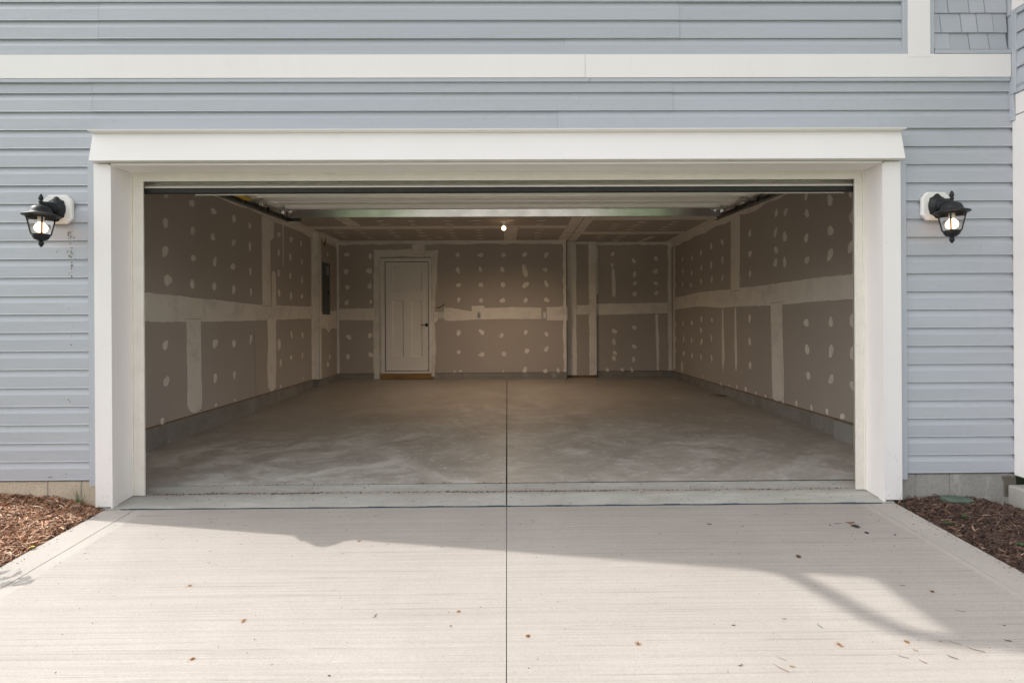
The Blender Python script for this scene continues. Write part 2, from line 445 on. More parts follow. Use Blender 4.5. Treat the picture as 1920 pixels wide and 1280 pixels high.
for px, py, w, h in ((1197, 1207, 16, 7), (457, 1163, 14, 7), (1573, 1208, 16, 8), (1595, 980, 22, 5), (1497, 1044, 14, 7), (860, 1146, 10, 4),
                     (356, 1098, 10, 4), (674, 1014, 9, 3), (361, 1235, 8, 4), (1700, 1203, 8, 3), (990, 1192, 7, 3), (1748, 1109, 9, 4)):
    c = onD(px, py); k = (c.y - EY) / 1000.
    coat_poly(dv, blob(c.x, c.y, w * k * .5, h * k * 1.2, rnd), to_drive, 0, 2, feather=.014, step=.012, jit=.005, rnd=rnd)
driveway = tag(dv.build('driveway', [M['drive'], M['dark'], M['rust'], simple('joint_filler', (.085, .072, .058), .95, var=.4, vscale=40)]), kind='structure')
fj = MB(); ej = []
n = 90
for i in range(n + 1):
    x = lerp(-2.50, 2.44, i / n); ej.append((x, -.190 + .0016 * math.sin(i * .7) + .0010 * math.sin(i * 2.3)))
for i in range(n):
    (x0, y0), (x1, y1) = ej[i], ej[i + 1]
    if abs(lerp(x0, x1, .5) + .145) < .02: continue
    wd = .0062 + .0018 * math.sin(i * .31) + (.002 if i % 17 < 9 else 0); wd *= .45 if x1 < -1.0 else 1
    h = .004 + .0012 * math.sin(i * .9)
    z = drive_z(-.19) + h
    for q in ([(x0, y0 - wd, z), (x1, y1 - wd, z), (x1, y1 + wd, z), (x0, y0 + wd, z)],
              [(x0, y0 - wd, z - .02), (x1, y1 - wd, z - .02), (x1, y1 - wd, z), (x0, y0 - wd, z)],
              [(x0, y0 + wd, z - .02), (x1, y1 + wd, z - .02), (x1, y1 + wd, z), (x0, y0 + wd, z)]): fj.quad(*q)
fj.build('expansion_joint', M['foam'], driveway)

# threshold apron and garage slab, both cut by the centre control joint
def sheet(name, xs, ys, zf, mats, extra=None, parent=None):
    mb = MB()
    for x0, x1 in xs:
        nx = max(2, int((x1 - x0) / .3)); ny = len(ys)
        vs = []; fs = []
        for j in range(ny):
            for i in range(nx + 1):
                x = lerp(x0, x1, i / nx); vs.append((x, ys[j], zf(x, ys[j])))
        for j in range(ny - 1):
            for i in range(nx): fs.append((j * (nx + 1) + i, j * (nx + 1) + i + 1, (j + 1) * (nx + 1) + i + 1, (j + 1) * (nx + 1) + i))
        mb.add(vs, fs)
    if extra: extra(mb)
    return tag(mb.build(name, mats, smooth=False), kind='structure')
def ap_extra(mb):
    mb.quad((XC - .01, -.19, -.05), (XC + .01, -.19, -.05), (XC + .01, .2, -.02), (XC - .01, .2, -.02), 1)
    mb.quad((-2.6, -.187, apron_z(-.187)), (2.53, -.187, apron_z(-.187)), (2.53, -.187, -.2), (-2.6, -.187, -.2))
sheet('threshold_apron', ((-2.63, XC - .004), (XC + .004, 2.53)), [-.187, -.1, 0, .06, .12, .165, .186], lambda x, y: apron_z(y) - (0 if y < .17 else .0035), [M['apron'], M['dark']], ap_extra)
def fl_extra(mb):
    mb.quad((XC - .01, YL, -.03), (XC + .01, YL, -.03), (XC + .01, 6.6, .08), (XC - .01, 6.6, .08), 1)
    def to_f(u, v, l): return (u, v, floor_z(u, v) + .0012 + l)
    r2 = random.Random(5)
    for px, py, w, h in ((1352, 741, 40, 4),):
        c = onZ(px, py, .07); k = (c.y - EY) / 1000.
        coat_poly(mb, blob(c.x, c.y, w * k, h * k * 6, r2), to_f, 0, 2, feather=.16, step=.1, jit=.02, rnd=r2)
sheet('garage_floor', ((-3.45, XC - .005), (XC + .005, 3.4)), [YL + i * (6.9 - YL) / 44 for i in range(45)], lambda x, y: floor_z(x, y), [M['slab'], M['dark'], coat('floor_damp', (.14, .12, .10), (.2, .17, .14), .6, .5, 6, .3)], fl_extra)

# ================================================================== HOUSE
house = empty('house', (0, 0, 0), 'two-storey house in blue-grey lap siding around the open white-framed garage opening', 'house')
P = 'house'
XCOR = -3.58          # left corner of the house
XWR = 3.345           # where the porch wing starts at the right
LAP = .120
def lap(z0): return [(-.1525, z0 - .001), (-.1500, z0 + .004), (-.1495, z0 + .074), (-.1470, z0 + .082), (-.1415, z0 + .098), (-.1385, z0 + .110), (-.1375, z0 + .119), (-.1375, z0 + .1185)]
def siding(name, x0, x1, zb, zt, base, seams=(), yoff=0., flip=False, bottom=None):
    """courses of dutch-lap vinyl between zb and zt; base is any butt line height"""
    mb = MB(); rn = random.Random(hash(name) % 999 if False else len(name) * 7 + int(abs(x0) * 10))
    k = math.ceil((zb - base) / LAP - 1.001); z0 = base + k * LAP
    while z0 < zt - .002:
        prof = lap(z0)
        pr = []
        for (ya, za), (yb_, zb_) in zip(prof, prof[1:]):     # clip to the band
            if za < zb and zb_ < zb or za > zt and zb_ > zt: continue
            if not pr: 
                if za < zb: t = (zb - za) / (zb_ - za); pr.append((lerp(ya, yb_, t), zb))
                else: pr.append((ya, za))
            if zb_ > zt: t = (zt - za) / (zb_ - za); pr.append((lerp(ya, yb_, t), zt)); break
            pr.append((yb_, zb_))
        if len(pr) > 1:
            if z0 >= zb - .001: pr = [(-.1375, z0 - .002)] + pr
            cuts = [x0] + sorted(s[0] for s in seams if abs(s[1] - z0) < .03) + [x1]
            for i, (a, b_) in enumerate(zip(cuts, cuts[1:])):
                tone = rn.uniform(.97, 1.03); off = yoff - .0022 * (i % 2 if len(cuts) > 2 else 0)
                mb.prism_x([(y + off, z) for y, z in pr], a, b_ + (.004 if b_ != x1 else 0), 0, tone=(tone,) * 3, closed=False)
                if i: 
                    for (ya, za), (yb_, zb_) in zip(pr[1:], pr[2:]):
                        mb.quad((a, ya + yoff - .0024, za), (a, yb_ + yoff - .0024, zb_), (a, yb_ + yoff + .002, zb_), (a, ya + yoff + .002, za), 0, tone=(.45,) * 3)
                        mb.quad((a - .0011, ya + yoff - .0026, za), (a + .0011, ya + yoff - .0026, za), (a + .0011, yb_ + yoff - .0026, zb_), (a - .0011, yb_ + yoff - .0026, zb_), 0, tone=(.62,) * 3)
        z0 += LAP
    return mb
def seam(px, py): p = onY(px, py, -.15); return p.x, p.z
BASE = .148
def butt(z, base=BASE): return base + math.floor((z - base) / LAP) * LAP
low_seams = []
for px, ys in ((173, (165, 190)), (1262, (165, 190)), (1045, (230,))):
    for yy in ys: x, z = seam(px, yy); low_seams.append((x, butt(z)))
mbL = siding('siding_lower', XCOR, -2.722, .148, 2.188, BASE, [])
for a_, b_ in ((XCOR, -2.645), (2.560, XWR + .02)):
    siding('siding_band', a_, b_, 2.1885, 2.3895, BASE).build('siding', [M['siding']], house)
def specks(mb, lst, mi):
    rn = random.Random(11)
    for px, py, n, sx_, sy_ in lst:
        for _ in range(n):
            c = onY(px + rn.gauss(0, sx_), py + rn.gauss(0, sy_), -.153); s = rn.uniform(.0025, .008)
            coat_poly(mb, [(c.x + s * rn.uniform(.5, 1) * math.cos(a), c.z + s * rn.uniform(.4, 1.2) * math.sin(a)) for a in (0, 1, 2.1, 3.1, 4.2, 5.3)],
                      lambda u, v, l: (u, -.1532 - l, v), 0, mi, feather=.0015, step=.1, jit=0, rnd=rn)
specks(mbL, [(132, 440, 16, 2.5, 7), (134, 475, 26, 3, 11), (133, 515, 8, 2, 10), (134, 615, 5, 2, 15), (133, 745, 4, 2, 8), (108, 474, 3, 4, 3), (94, 894, 2, 2, 2), (124, 890, 2, 2, 2)], 1)
def finish_tone(mb):
    for i in range(len(mb.v)): mb.mask.setdefault(i, 1.)
finish_tone(mbL)
mbL.build('siding', [M['siding'], M['grime']], house)
siding('siding_lower_r', 2.635, XWR + .02, .148, 2.188, BASE).build('siding', [M['siding']], house)
siding('siding_mid', XCOR, XWR + .02, 2.39, 2.735, BASE, low_seams).build('siding', [M['siding']], house)
ub = onY(100, 72.7, -.15).z
up_seams = [(seam(185, 40)[0], butt(seam(185, 30)[1], ub)), (seam(185, 40)[0], butt(seam(185, 62)[1], ub)), (seam(407, 3)[0], butt(seam(407, 1)[1], ub)),
            (seam(1058, 86)[0], butt(seam(1058, 86)[1], ub)), (seam(1274, 40)[0], butt(seam(1274, 28)[1], ub)), (seam(1274, 40)[0], butt(seam(1274, 58)[1], ub))]
siding('siding_up', XCOR, 2.63, 2.94, 5.27, ub, up_seams).build('siding', [M['siding']], house)

# shake panel at the upper right
sp = MB(); x0p, x1p = 2.835, XWR - .02; rn = random.Random(2)
zrows = [onY(1800, 91.5, -.15).z, onY(1800, 61.5, -.15).z, onY(1800, 24.5, -.15).z]
dz = .128; zr = zrows[0]
rows = [(zrows[0] - .005, zrows[1]), (zrows[1], zrows[2])]
zz = zrows[2]
while zz < 5.2: rows.append((zz, zz + dz)); zz += dz
cutpx = [[1782, 1818, 1854.5, 1888], [1764.5, 1803, 1833, 1863], [1778.5, 1817.5, 1847]]
for ri, (za, zb_) in enumerate(rows):
    if ri < 3: cuts = [onY(p, 60, -.15).x for p in cutpx[ri]]
    else:
        cuts = []; x = x0p + rn.uniform(.05, .13)
        while x < x1p - .04: cuts.append(x); x += rn.uniform(.09, .14)
    e = [x0p] + cuts + [x1p]
    for i, (a, b_) in enumerate(zip(e, e[1:])):
        yy = -.150 - rn.uniform(0, .004); t = rn.uniform(.96, 1.04)
        g_ = .0022; sk = -.0065 if i else 0; sk2 = -.0065 if i < len(e) - 2 else 0
        A = [(a + g_, yy, za), (b_ - g_, yy, za), (b_ - g_ + sk2, yy + .010, zb_), (a + g_ + sk, yy + .010, zb_)]
        B = [(v[0], -.134, v[2]) for v in A]
        sp.add(A + B, [(0, 1, 2, 3), (0, 4, 5, 1), (1, 5, 6, 2), (3, 7, 4, 0)], 0, tone=(t * .97,) * 3)
sp.quad((x0p - .01, -.136, 2.93), (x1p + .01, -.136, 2.93), (x1p + .01, -.136, 5.3), (x0p - .01, -.136, 5.3), 0, tone=(.35,) * 3)
sp.build('shake_panel', [M['siding']], house)

# wall body behind the cladding (keeps the garage light-tight)
wb = MB()
wb.box(XCOR + .012, -2.562, -.130, .12, -.6, 2.2); wb.box(2.47, XWR, -.130, .12, -.6, 2.2)
wb.box(XCOR + .012, XWR + 3.2, -.130, .12, 2.205, 5.27)
wb.build('front_wall', M['block'], house)
f1 = MB()
def found(x0, x1, joints, mi, lst=False):
    e = [x0] + joints + [x1]
    for a, b_ in zip(e, e[1:]): f1.box(a + .004, b_ - .004, -.142, -.131, -.32, .135, mi)
    f1.box(x0, x1, -.1385, -.1305, -.32, .13, 2)
found(XCOR + .01, -2.56, [onY(90, 920, -.14).x, onY(153, 920, -.14).x], 0)
f1.build('foundation_wall', [M['block_bounce'], M['block'], M['mortar']], house, bevel=.003)
f1 = MB(); found(2.50, XWR + .03, [onY(1716, 910, -.14).x, onY(1779, 910, -.14).x], 1)
xx0 = onY(1850, 930, -.142).x
f1.box(2.5, XWR + .03, -.150, -.143, -.32, onY(1850, 932, -.15).z, 1)
cr = onY(1888, 900, -.145)
coat_poly(f1, [(cr.x - .035, .12), (cr.x + .06, .12), (cr.x + .07, -.05), (cr.x - .01, -.06), (cr.x - .02, .03)], lambda u, v, l: (u, -.1435 - l, v), 0, 3, feather=.012, step=.02, jit=.008)
f1.build('foundation_wall', [M['block_bounce'], M['block'], M['mortar'], M['damp']], house)

# frieze board between the storeys, with its vinyl returns
zf0, zf1 = 2.756, 2.908
fb = MB()
xe = [XCOR - .005, onY(162, 125, -.165).x, onY(1097, 125, -.165).x, XWR - .012]
for i, (a, b_) in enumerate(zip(xe, xe[1:])):
    fb.box(a + (.0006 if i else 0), b_ - .0006, -.168 - .0012 * (i % 2), -.135, zf0, zf1)
tv0, tv1 = onY(1703, 50, -.168).x, onY(1744, 50, -.168).x
fb.box(tv0, tv1, -.1695, -.135, zf1 + .0006, 5.27)
fb.box(tv0 + .002, tv1 - .002, -.1700, -.1683, zf1 - .022, zf1 + .0006)
fb.build('frieze_board', M['white'], house, bevel=.003)
jt = MB()
for a, b_ in ((XCOR, onY(1106, 155, -.16).x), (onY(1106, 155, -.16).x + .002, XWR - .014)):
    jt.box(a, b_, -.166 if b_ < 1 else -.1645, -.135, 2.731, zf0 - .0006)                      # under the board
jt.box(XCOR, tv0 - .002, -.163, -.135, zf1 + .0006, 2.937)          # above it
jt.box(tv0 - .030, tv0 - .0006, -.1635, -.135, zf1 + .0006, 5.27)
jt.box(tv1 + .0006, tv1 + .032, -.1635, -.135, zf1 + .0006, 5.27)
jt.box(tv1 + .0335, XWR + .004, -.1715, -.135, zf1 + .0015, 2.936)
jt.build('trim_channel', M['blue_trim'], house, bevel=.0025)
for qa, qb in ((-2.722, -2.671), (2.5885, 2.635)):
    vj = MB(); vj.box(qa, qb, -.163, -.135, .108, 2.19); vj.build('trim_channel', M['blue_trim'], house, bevel=.0025)
cj = MB(); cj.box(XCOR - .01, XCOR + .06, -.165, -.13, .148, 5.27); cj.build('corner_post', M['blue_trim'], house)

# garage opening: casing, jambs, header
XI0, XI1 = -2.557, 2.464
cs = MB()
cs.box(-2.668, XI0 - .012, -.181, -.132, -.020, 2.196); cs.box(XI0 - .011, XI0, -.1825, -.132, -.033, 2.186)
cs.box(XI1 + .011, 2.585, -.181, -.132, -.018, 2.196); cs.box(XI1, XI1 + .010, -.1825, -.132, -.040, 2.186)
cs.box(XI0, XI1, -.1822, -.132, 2.186, 2.2)
rq = random.Random(41)
def dots(mb, n, fx, fz, fy, mi, s0=.0012, s1=.003):
    for _ in range(n):
        x, z, sz = fx(), fz(), rq.uniform(s0, s1)
        mb.add([(x + sz * rq.uniform(.6, 1.2) * math.cos(a), fy, z + sz * rq.uniform(.6, 1.6) * math.sin(a)) for a in (0, 1.05, 2.1, 3.14, 4.2, 5.24)], [(0, 1, 2, 3, 4, 5)], mi)
for xa, xb in ((-2.66, -2.575), (2.48, 2.575)):
    for k in range(6):
        for xx in (xa + .012, xb - .012):
            dots(cs, 1, lambda: xx, lambda: .25 + k * .36 + rq.uniform(-.03, .03), -.1823 if 0 else -.1817, 1, .0014, .0022)
    dots(cs, 14, lambda: rq.uniform(xa, xb), lambda: rq.uniform(0, .5) ** 1.5, -.1817, 1)
cs.build('door_casing', [M['white'], simple('scuff', (.42, .38, .33), .8, var=.3)], house, bevel=0)
for sgn, xi in ((1, XI0), (-1, XI1)):
    jb = MB(); a, b_ = sorted((xi - sgn * .02, xi - sgn * .0006))
    def bz(y): return apron_z(y) + .004
    jb.add([(xi - sgn * .0006, -.131, bz(-.131)), (xi - sgn * .0006, 0.06, bz(.06)), (xi - sgn * .0006, .06, 2.1855), (xi - sgn * .0006, -.131, 2.1855)], [(0, 1, 2, 3)])
    jb.build('door_jamb', M['white'], house)
jh = MB(); jh.quad((XI0, -.131, 2.1862), (XI1, -.131, 2.1862), (XI1, .06, 2.1868), (XI0, .06, 2.1868))
xs_ = onY(913, 318, -.1).x
jh.box(xs_, xs_ + .002, -.13, -.005, 2.1845, 2.1862)
jh.build('door_jamb', M['white'], house)
ds = MB()                                                    # vinyl stop moulding
def stop_side(x, s):
    for a, b_, y in ((0, .010, -.006), (.011, .046, .002), (.047, .0835 if s > 0 else .064, -.002)):
        q = sorted((x + s * a, x + s * b_)); zb = apron_z(0) + .006
        ds.box(q[0], q[1], y, .010, zb, 2.186)
stop_side(XI0, 1); stop_side(XI1, -1)
ds.box(XI0 + .0835, XI1 - .064, -.0015, .011, 2.132, 2.171); ds.box(XI0 + .01, XI1 - .01, -.0055, .011, 2.1715, 2.1855)
for x_ in (XI0 + .06, XI1 - .05):
    dots(ds, 34, lambda: x_ + rq.uniform(-.014, .014), lambda: rq.uniform(.05, 2.1), -.0024, 1, .001, .0026)
ds.build('door_stop', [M['warm_stop'], simple('stop_scuff', (.40, .36, .31), .8, var=.3)], house, bevel=0)
hd = MB()
x0h, x1h = -2.664, 2.583
# board tips outwards at its foot, under a small drip cap
hd.add([(x0h + .011, -.205, 2.384), (x1h - .011, -.205, 2.384), (x1h, -.229, 2.203), (x0h, -.229, 2.203),
        (x0h + .011, -.132, 2.384), (x1h - .011, -.132, 2.384), (x1h, -.132, 2.203), (x0h, -.132, 2.203)],
       [(0, 1, 2, 3), (4, 7, 6, 5), (0, 4, 5, 1), (3, 2, 6, 7), (0, 3, 7, 4), (1, 5, 6, 2)])
hd.add([(x0h - .004, -.238, 2.399), (x1h + .006, -.238, 2.399), (x1h + .006, -.132, 2.408), (x0h - .004, -.132, 2.408),
        (x0h - .002, -.235, 2.391), (x1h + .004, -.235, 2.391), (x1h - .011, -.204, 2.3845), (x0h + .011, -.204, 2.3845), (x0h+.011, -.132, 2.3845), (x1h-.011, -.132, 2.3845)],
       [(0, 1, 2, 3), (0, 4, 5, 1), (4, 7, 6, 5), (7, 8, 9, 6), (0, 3, 8, 7, 4), (1, 5, 6, 9, 2)])
for px, py in ((250, 250), (380, 249), (1173, 248), (1413, 247)):
    c = onY(px, py, -.222); hd.add([(c.x - .004, -.2335, 2.3885), (c.x + .004, -.2335, 2.3885), (c.x + .002, -.228, 2.3865), (c.x - .002, -.228, 2.3865)], [(0, 1, 2, 3)], 1)
hd.build('header_board', [M['white'], M['rust']], house, bevel=.0015)

# porch wing at the right: siding box above, white beam and post below
XW = XWR
sw_ = MB()
zc = 2.691
while zc < 5.2:
    pts = [(-.004, zc), (-.005, zc + .003), (-.001, zc + .08), (.009, zc + .105), (.010, zc + .1125)]
    if zc < 2.7 : pts = [(.006, 2.672)] + pts[1:]
    if zc + .12 < 3.19 or zc > 3.3:
        for (d0, a), (d1, b_) in zip(pts, pts[1:]):
            sw_.quad((XW + d0, -.196, a), (XW + d0, -1.2, a), (XW + d1, -1.2, b_), (XW + d1, -.196, b_), 0, tone=(1, 1, 1))
        sw_.quad((XW + .010, -.196, zc), (XW + .010, -1.2, zc), (XW - .004, -1.2, zc), (XW - .004, -.196, zc), 0, tone=(.75,) * 3)
    zc += .1135
sw_.quad((XW + .011, -.15, 2.64), (XW + .011, -1.2, 2.64), (XW + .011, -1.2, 5.27), (XW + .011, -.15, 5.27), 0, tone=(.8,) * 3)
sw_.build('porch_siding', [M['siding']], house)
pt = MB()
pt.box(XW - .009, XW + .02, -.197, -.139, 2.641, 3.186); pt.box(XW - .006, XW + .02, -1.2, -.198, 2.641, 2.671)
pt.box(XW - .006, XW + .02, -1.2, -.198, 3.155, 3.186)
pt.box(XW - .018, XW + .004, -.166, -.139, 3.163, 5.2)
pt.box(XW - .006, XW + .016, -.176, -.139, 2.468, 2.640)
pt.build('trim_channel', M['blue_trim'], house, bevel=.002)
pw = MB()
pw.box(XW + .004, XW + .14, -1.2, -.178, 2.503, 2.638)
pw.box(XW - .010, XW + .3, -1.2, -.168, 3.1875, 3.45)
pw.box(XW + .009, XW + .13, -.46, -.150, .128, 2.4985)
pw.build('porch_trim', M['white'], house, bevel=.003)
pb = MB()
pb.box(XW + .15, XW + 3.2, -1.2, -.2, 2.66, 5.27); pb.box(XW + .14, XW + 3.2, -.16, -.13, -.3, 2.5)
pb.build('porch_wall', M['siding'], house)
# roof: soffit, fascia and slope above the facade, with gutter and downspout at the corner
rf = MB()
rf.box(XCOR + .035, 9, -.65, 7.4, 5.27, 5.30, 0); rf.box(XCOR + .035, 9, -.66, -.64, 5.27, 5.42, 0)
rf.add([(XCOR + .035, -.68, 5.42), (9, -.68, 5.42), (9, 3.4, 7.4), (XCOR + .035, 3.4, 7.4), (9, 7.6, 5.42), (XCOR + .035, 7.6, 5.42)], [(0, 1, 2, 3), (3, 2, 4, 5), (0, 3, 5), (1, 4, 2)], 1)
rf.box(XCOR, 9, 6.9, 7.0, -.5, 5.27, 0); rf.box(XCOR, XCOR + .02, -.12, 7.0, -.5, 5.27, 0); rf.box(8.9, 9, .2, 7, -.5, 5.27, 0)
rf.build('roof', [M['white'], M['shingle_roof']], house)
dsp = MB()
dsp.tube([(-3.54, -.63, 5.30), (-3.56, -.625, 5.22), (-3.59, -.59, 5.14), (-3.605, -.50, 5.09), (-3.61, -.32, 5.03), (-3.61, -.19, 4.97), (-3.61, -.14, 4.90), (-3.61, -.12, 4.8), (-3.61, -.12, .2)], .045, 10)
dsp.build('downspout', M['white'], house)

# ------------------------------------------------------------------ garage interior
XLW, XLR, YJ, YBL, YBR, XRW, ZC, ZD = -3.30, -3.20, 5.455, 6.40, 6.68, 3.20, 2.712, .212
XBR = 1.120
def wallset(kind, c):
    """(pixel -> wall coordinates, wall coordinates -> point)"""
    if kind == 'Y': return (lambda px, py: (onY(px, py, c).x, onY(px, py, c).z)), (lambda u, v, l: (u, c - l, v))
    if kind == 'XL': return (lambda px, py: (onX(px, py, c).y, onX(px, py, c).z)), (lambda u, v, l: (c + l, u, v))
    if kind == 'XR': return (lambda px, py: (onX(px, py, c).y, onX(px, py, c).z)), (lambda u, v, l: (c - l, u, v))
    if kind == 'Z': return (lambda px, py: (onZ(px, py, c).x, onZ(px, py, c).y)), (lambda u, v, l: (u, v, c - l))
def compound(mb, kind, c, bands, spots, seed, size=.085, clip=None):
    W, T = wallset(kind, c); r = random.Random(seed); lv = .0005
    for b_ in bands:
        pts, ft = (b_ if isinstance(b_, tuple) else (b_, .014))
        coat_poly(mb, [W(*p) for p in pts], T, lv, 1, feather=ft, step=.10, jit=.004, rnd=r); lv += .0003
    for s_ in spots:
        px, py = s_[0], s_[1]; ww = s_[2] if len(s_) > 2 else 1.; hh = s_[3] if len(s_) > 3 else ww
        u, v = W(px, py)
        w = size * ww * r.uniform(.85, 1.2); h = size * hh * r.uniform(.95, 1.35) * 1.05
        if kind == 'Z': w, h = size * r.uniform(.9, 1.3), size * r.uniform(.8, 1.1)
        coat_poly(mb, blob(u, v, w, h, r), T, lv + .0003 + .00002 * (px % 7), 1, feather=.005, step=.03, jit=.002, rnd=r)
def edge_band(mb, kind, c, u0, u1, v0, v1, seed, side, wob=.016, lv=.0040):
    """band of compound along an inside corner; one ragged long side"""
    W, T = wallset(kind, c); r = random.Random(seed); n = 26; pts = []
    for i in range(n + 1):
        t = i / n
        if side in ('lo', 'hi'):
            vv = (v0 if side == 'lo' else v1) + r.uniform(-wob, wob) * (1 if 0 < i < n else 0); pts.append((lerp(u0, u1, t), vv))
        else:
            uu = (u0 if side == 'l' else u1) + r.uniform(-wob, wob) * (1 if 0 < i < n else 0); pts.append((uu, lerp(v0, v1, t)))
    if side == 'lo': pts += [(u1, v1), (u0, v1)]
    elif side == 'hi': pts += [(u1, v0), (u0, v0)]
    elif side == 'l': pts += [(u1, v1), (u1, v0)]
    else: pts += [(u0, v1), (u0, v0)]
    coat_poly(mb, pts, T, lv, 1, feather=.006, step=.5, jit=0, rnd=r)

DW = [M['paper'], M['mud'], M['dark'], M['dust'], M['damp'], M['orange'], M['sill']]
# left wall
lwm = MB()
lwm.quad((XLW, .1, ZD), (XLW, YJ, ZD), (XLW, YJ, ZC), (XLW, .1, ZC))
edge_band(lwm, 'XL', XLW, .1, YJ, ZC - .10, ZC, 4, 'lo')
compound(lwm, 'XL', XLW, [
    [(262, 546), (330, 553), (420, 563), (480, 570), (586, 574), (586, 598), (500, 601), (376, 604.5), (262, 604)],
    [(489.5, 385), (514, 400), (514, 446), (507, 452), (508, 574), (491, 574)],
    [(348.5, 598), (376.5, 598), (378, 700), (379.5, 745), (378, 766), (372, 772), (364, 776), (356, 772), (350, 762)],
    [(509, 510), (513, 506), (517, 512), (518, 540), (518, 600), (518, 690), (517, 727), (509, 735), (502, 728), (500, 690), (502, 640), (500, 598), (508, 590)],
    [(529, 414), (532, 414), (531.5, 500), (529.5, 500)],
    [(519, 640), (524, 632), (525, 650), (521, 660)]],
    [(310, 365), (360, 381), (399, 396), (438, 410), (468, 423), (310, 418), (361, 433), (398, 444), (437, 455), (468, 464),
     (308, 472, 1.15), (361, 484), (402, 492), (437, 499), (469, 507), (313, 526, 1.1), (360, 533), (402, 537), (438, 541), (470, 546),
     (309, 648), (402, 645), (438, 644), (470, 634), (311, 716), (403, 707), (439, 701), (304, 789, .7), (404, 759, .5), (441, 750, .4),
     (522, 440), (545, 449), (564, 457), (522, 475), (544, 482), (565, 490), (522, 512), (544, 517), (566, 524), (523, 549), (545, 553), (566, 555),
     (524, 644), (546, 626), (567, 628), (546, 670), (567, 666), (526, 682), (526, 724, .6), (568, 709, .5)], 21)
W, T = wallset('XL', XLW)
def darkline(mb, kind, c, p0, p1, w=.004, mi=2, lift=.0048):
    W, T = wallset(kind, c); a = Vector(W(*p0)); b_ = Vector(W(*p1)); n = (b_ - a).normalized(); n = Vector((-n.y, n.x)) * w / 2
    mb.add([T(*(a - n), lift), T(*(b_ - n), lift), T(*(b_ + n), lift), T(*(a + n), lift)], [(0, 1, 2, 3)], mi)
darkline(lwm, 'XL', XLW, (475.6, 620), (479.5, 742), .005)
edge_band(lwm, 'XL', XLW, YJ - .10, YJ, ZD, ZC, 9, 'l', .01)
# projecting corner face and the recessed stretch with the breaker panel
lwm.quad((XLW, YJ, ZD), (XLR, YJ, ZD), (XLR, YJ, ZC), (XLW, YJ, ZC), 1)
lwm.quad((XLR, YJ, ZD), (XLR, YBL, ZD), (XLR, YBL, ZC), (XLR, YJ, ZC))
edge_band(lwm, 'XL', XLR, YJ, YBL, ZC - .12, ZC, 5, 'lo', .03)
edge_band(lwm, 'XL', XLR, YJ, YJ + .10, ZD, ZC, 6, 'r', .006)
compound(lwm, 'XL', XLR, [[(601, 584), (631, 582), (631, 618), (622, 615), (616, 624), (610, 616), (601, 617)]],
         [(614, 477), (618, 669), (614, 683)], 31)
for m_, y_ in ((XLW, (.1, YJ)), ): lwm.quad((m_ + .001, y_[0], ZD - .012), (m_ + .001, y_[1], ZD - .012), (m_ + .001, y_[1], ZD + .002), (m_ + .001, y_[0], ZD + .002), 6)
for i in range(len(lwm.v)): lwm.mask.setdefault(i, 1.)
lwm.build('interior_wall', DW, house)

# right wall
rwm = MB()
rwm.quad((XRW, .1, ZD - .004), (XRW, YBR, ZD - .004), (XRW, YBR, ZC), (XRW, .1, ZC))
edge_band(rwm, 'XR', XRW, .1, YBR, ZC - .12, ZC, 14, 'lo', .03)
compound(rwm, 'XR', XRW, [
    [(1262, 557), (1283, 554), (1310, 547), (1370, 541), (1430, 534), (1480, 527), (1545, 518), (1615, 511), (1615, 561), (1540, 565), (1480, 571), (1440, 574), (1388, 575), (1352, 578), (1310, 575), (1263, 581)],
    [(1370, 378), (1388, 372), (1387.5, 545), (1370, 547)],
    [(1444.5, 568), (1467.5, 565), (1469, 660), (1471, 710), (1470.5, 745), (1468, 752), (1455, 752), (1448, 745), (1446.5, 680)],
    ([(1353.8, 580), (1356.2, 580), (1358.5, 640), (1359.5, 670), (1356.3, 699), (1354, 680), (1353.2, 640)], .006),
    ([(1377.5, 577), (1380.5, 577), (1382, 640), (1383, 680), (1381, 696), (1378.5, 690), (1377, 650)], .006),
    ([(1262, 460), (1266.5, 460), (1266, 600), (1267, 690), (1262, 694)], .006)],
    [(1512, 366), (1557, 378, 1.1), (1456, 400), (1473, 399), (1513, 399), (1598, 362, 1.1), (1598, 409, 1.2), (1557, 432), (1512, 448), (1406, 439), (1454, 437), (1472, 445),
     (1355, 455), (1597, 461, 1.2), (1456, 470), (1406, 476), (1558, 475), (1513, 488), (1454, 494), (1472, 493), (1513, 605), (1558, 605), (1600, 601, 1.2),
     (1514, 655), (1559.5, 655), (1600, 662, 1.2), (1516, 704), (1560, 710), (1601, 724), (1435, 743, .4), (1457, 748, .5), (1468, 750, .6), (1493.5, 757, .6), (1522, 765, .6), (1551, 771, .7), (1581, 780, .8),
     (1266, 487), (1280, 486), (1298, 484), (1315, 473), (1334, 462), (1266, 511), (1280, 509), (1297, 512), (1315, 503), (1334, 496), (1355, 489),
     (1267, 536), (1280, 531), (1295, 534), (1315, 529), (1335, 523), (1355, 521), (1407, 512), (1406, 596), (1267, 608), (1281, 607), (1297, 605), (1315, 598), (1335, 600),
     (1267, 635), (1282, 636), (1297, 637), (1316, 640), (1334, 635), (1267, 657), (1282, 663), (1298, 667), (1315, 668), (1335, 673), (1315, 620), (1406, 640), (1407, 685), (1279, 690, 2.0),
     (1318, 706, .5), (1352, 719, .5), (1368, 722, .4), (1382, 726, .6), (1399, 729, .7), (1418, 736, .5), (1436, 742, .5)], 22)
rwm.quad((XRW - .001, .1, ZD - .016), (XRW - .001, YBR, ZD - .016), (XRW - .001, YBR, ZD - .002), (XRW - .001, .1, ZD - .002), 6)
for i in range(len(rwm.v)): rwm.mask.setdefault(i, 1.)
rwm.build('interior_wall', DW, house)

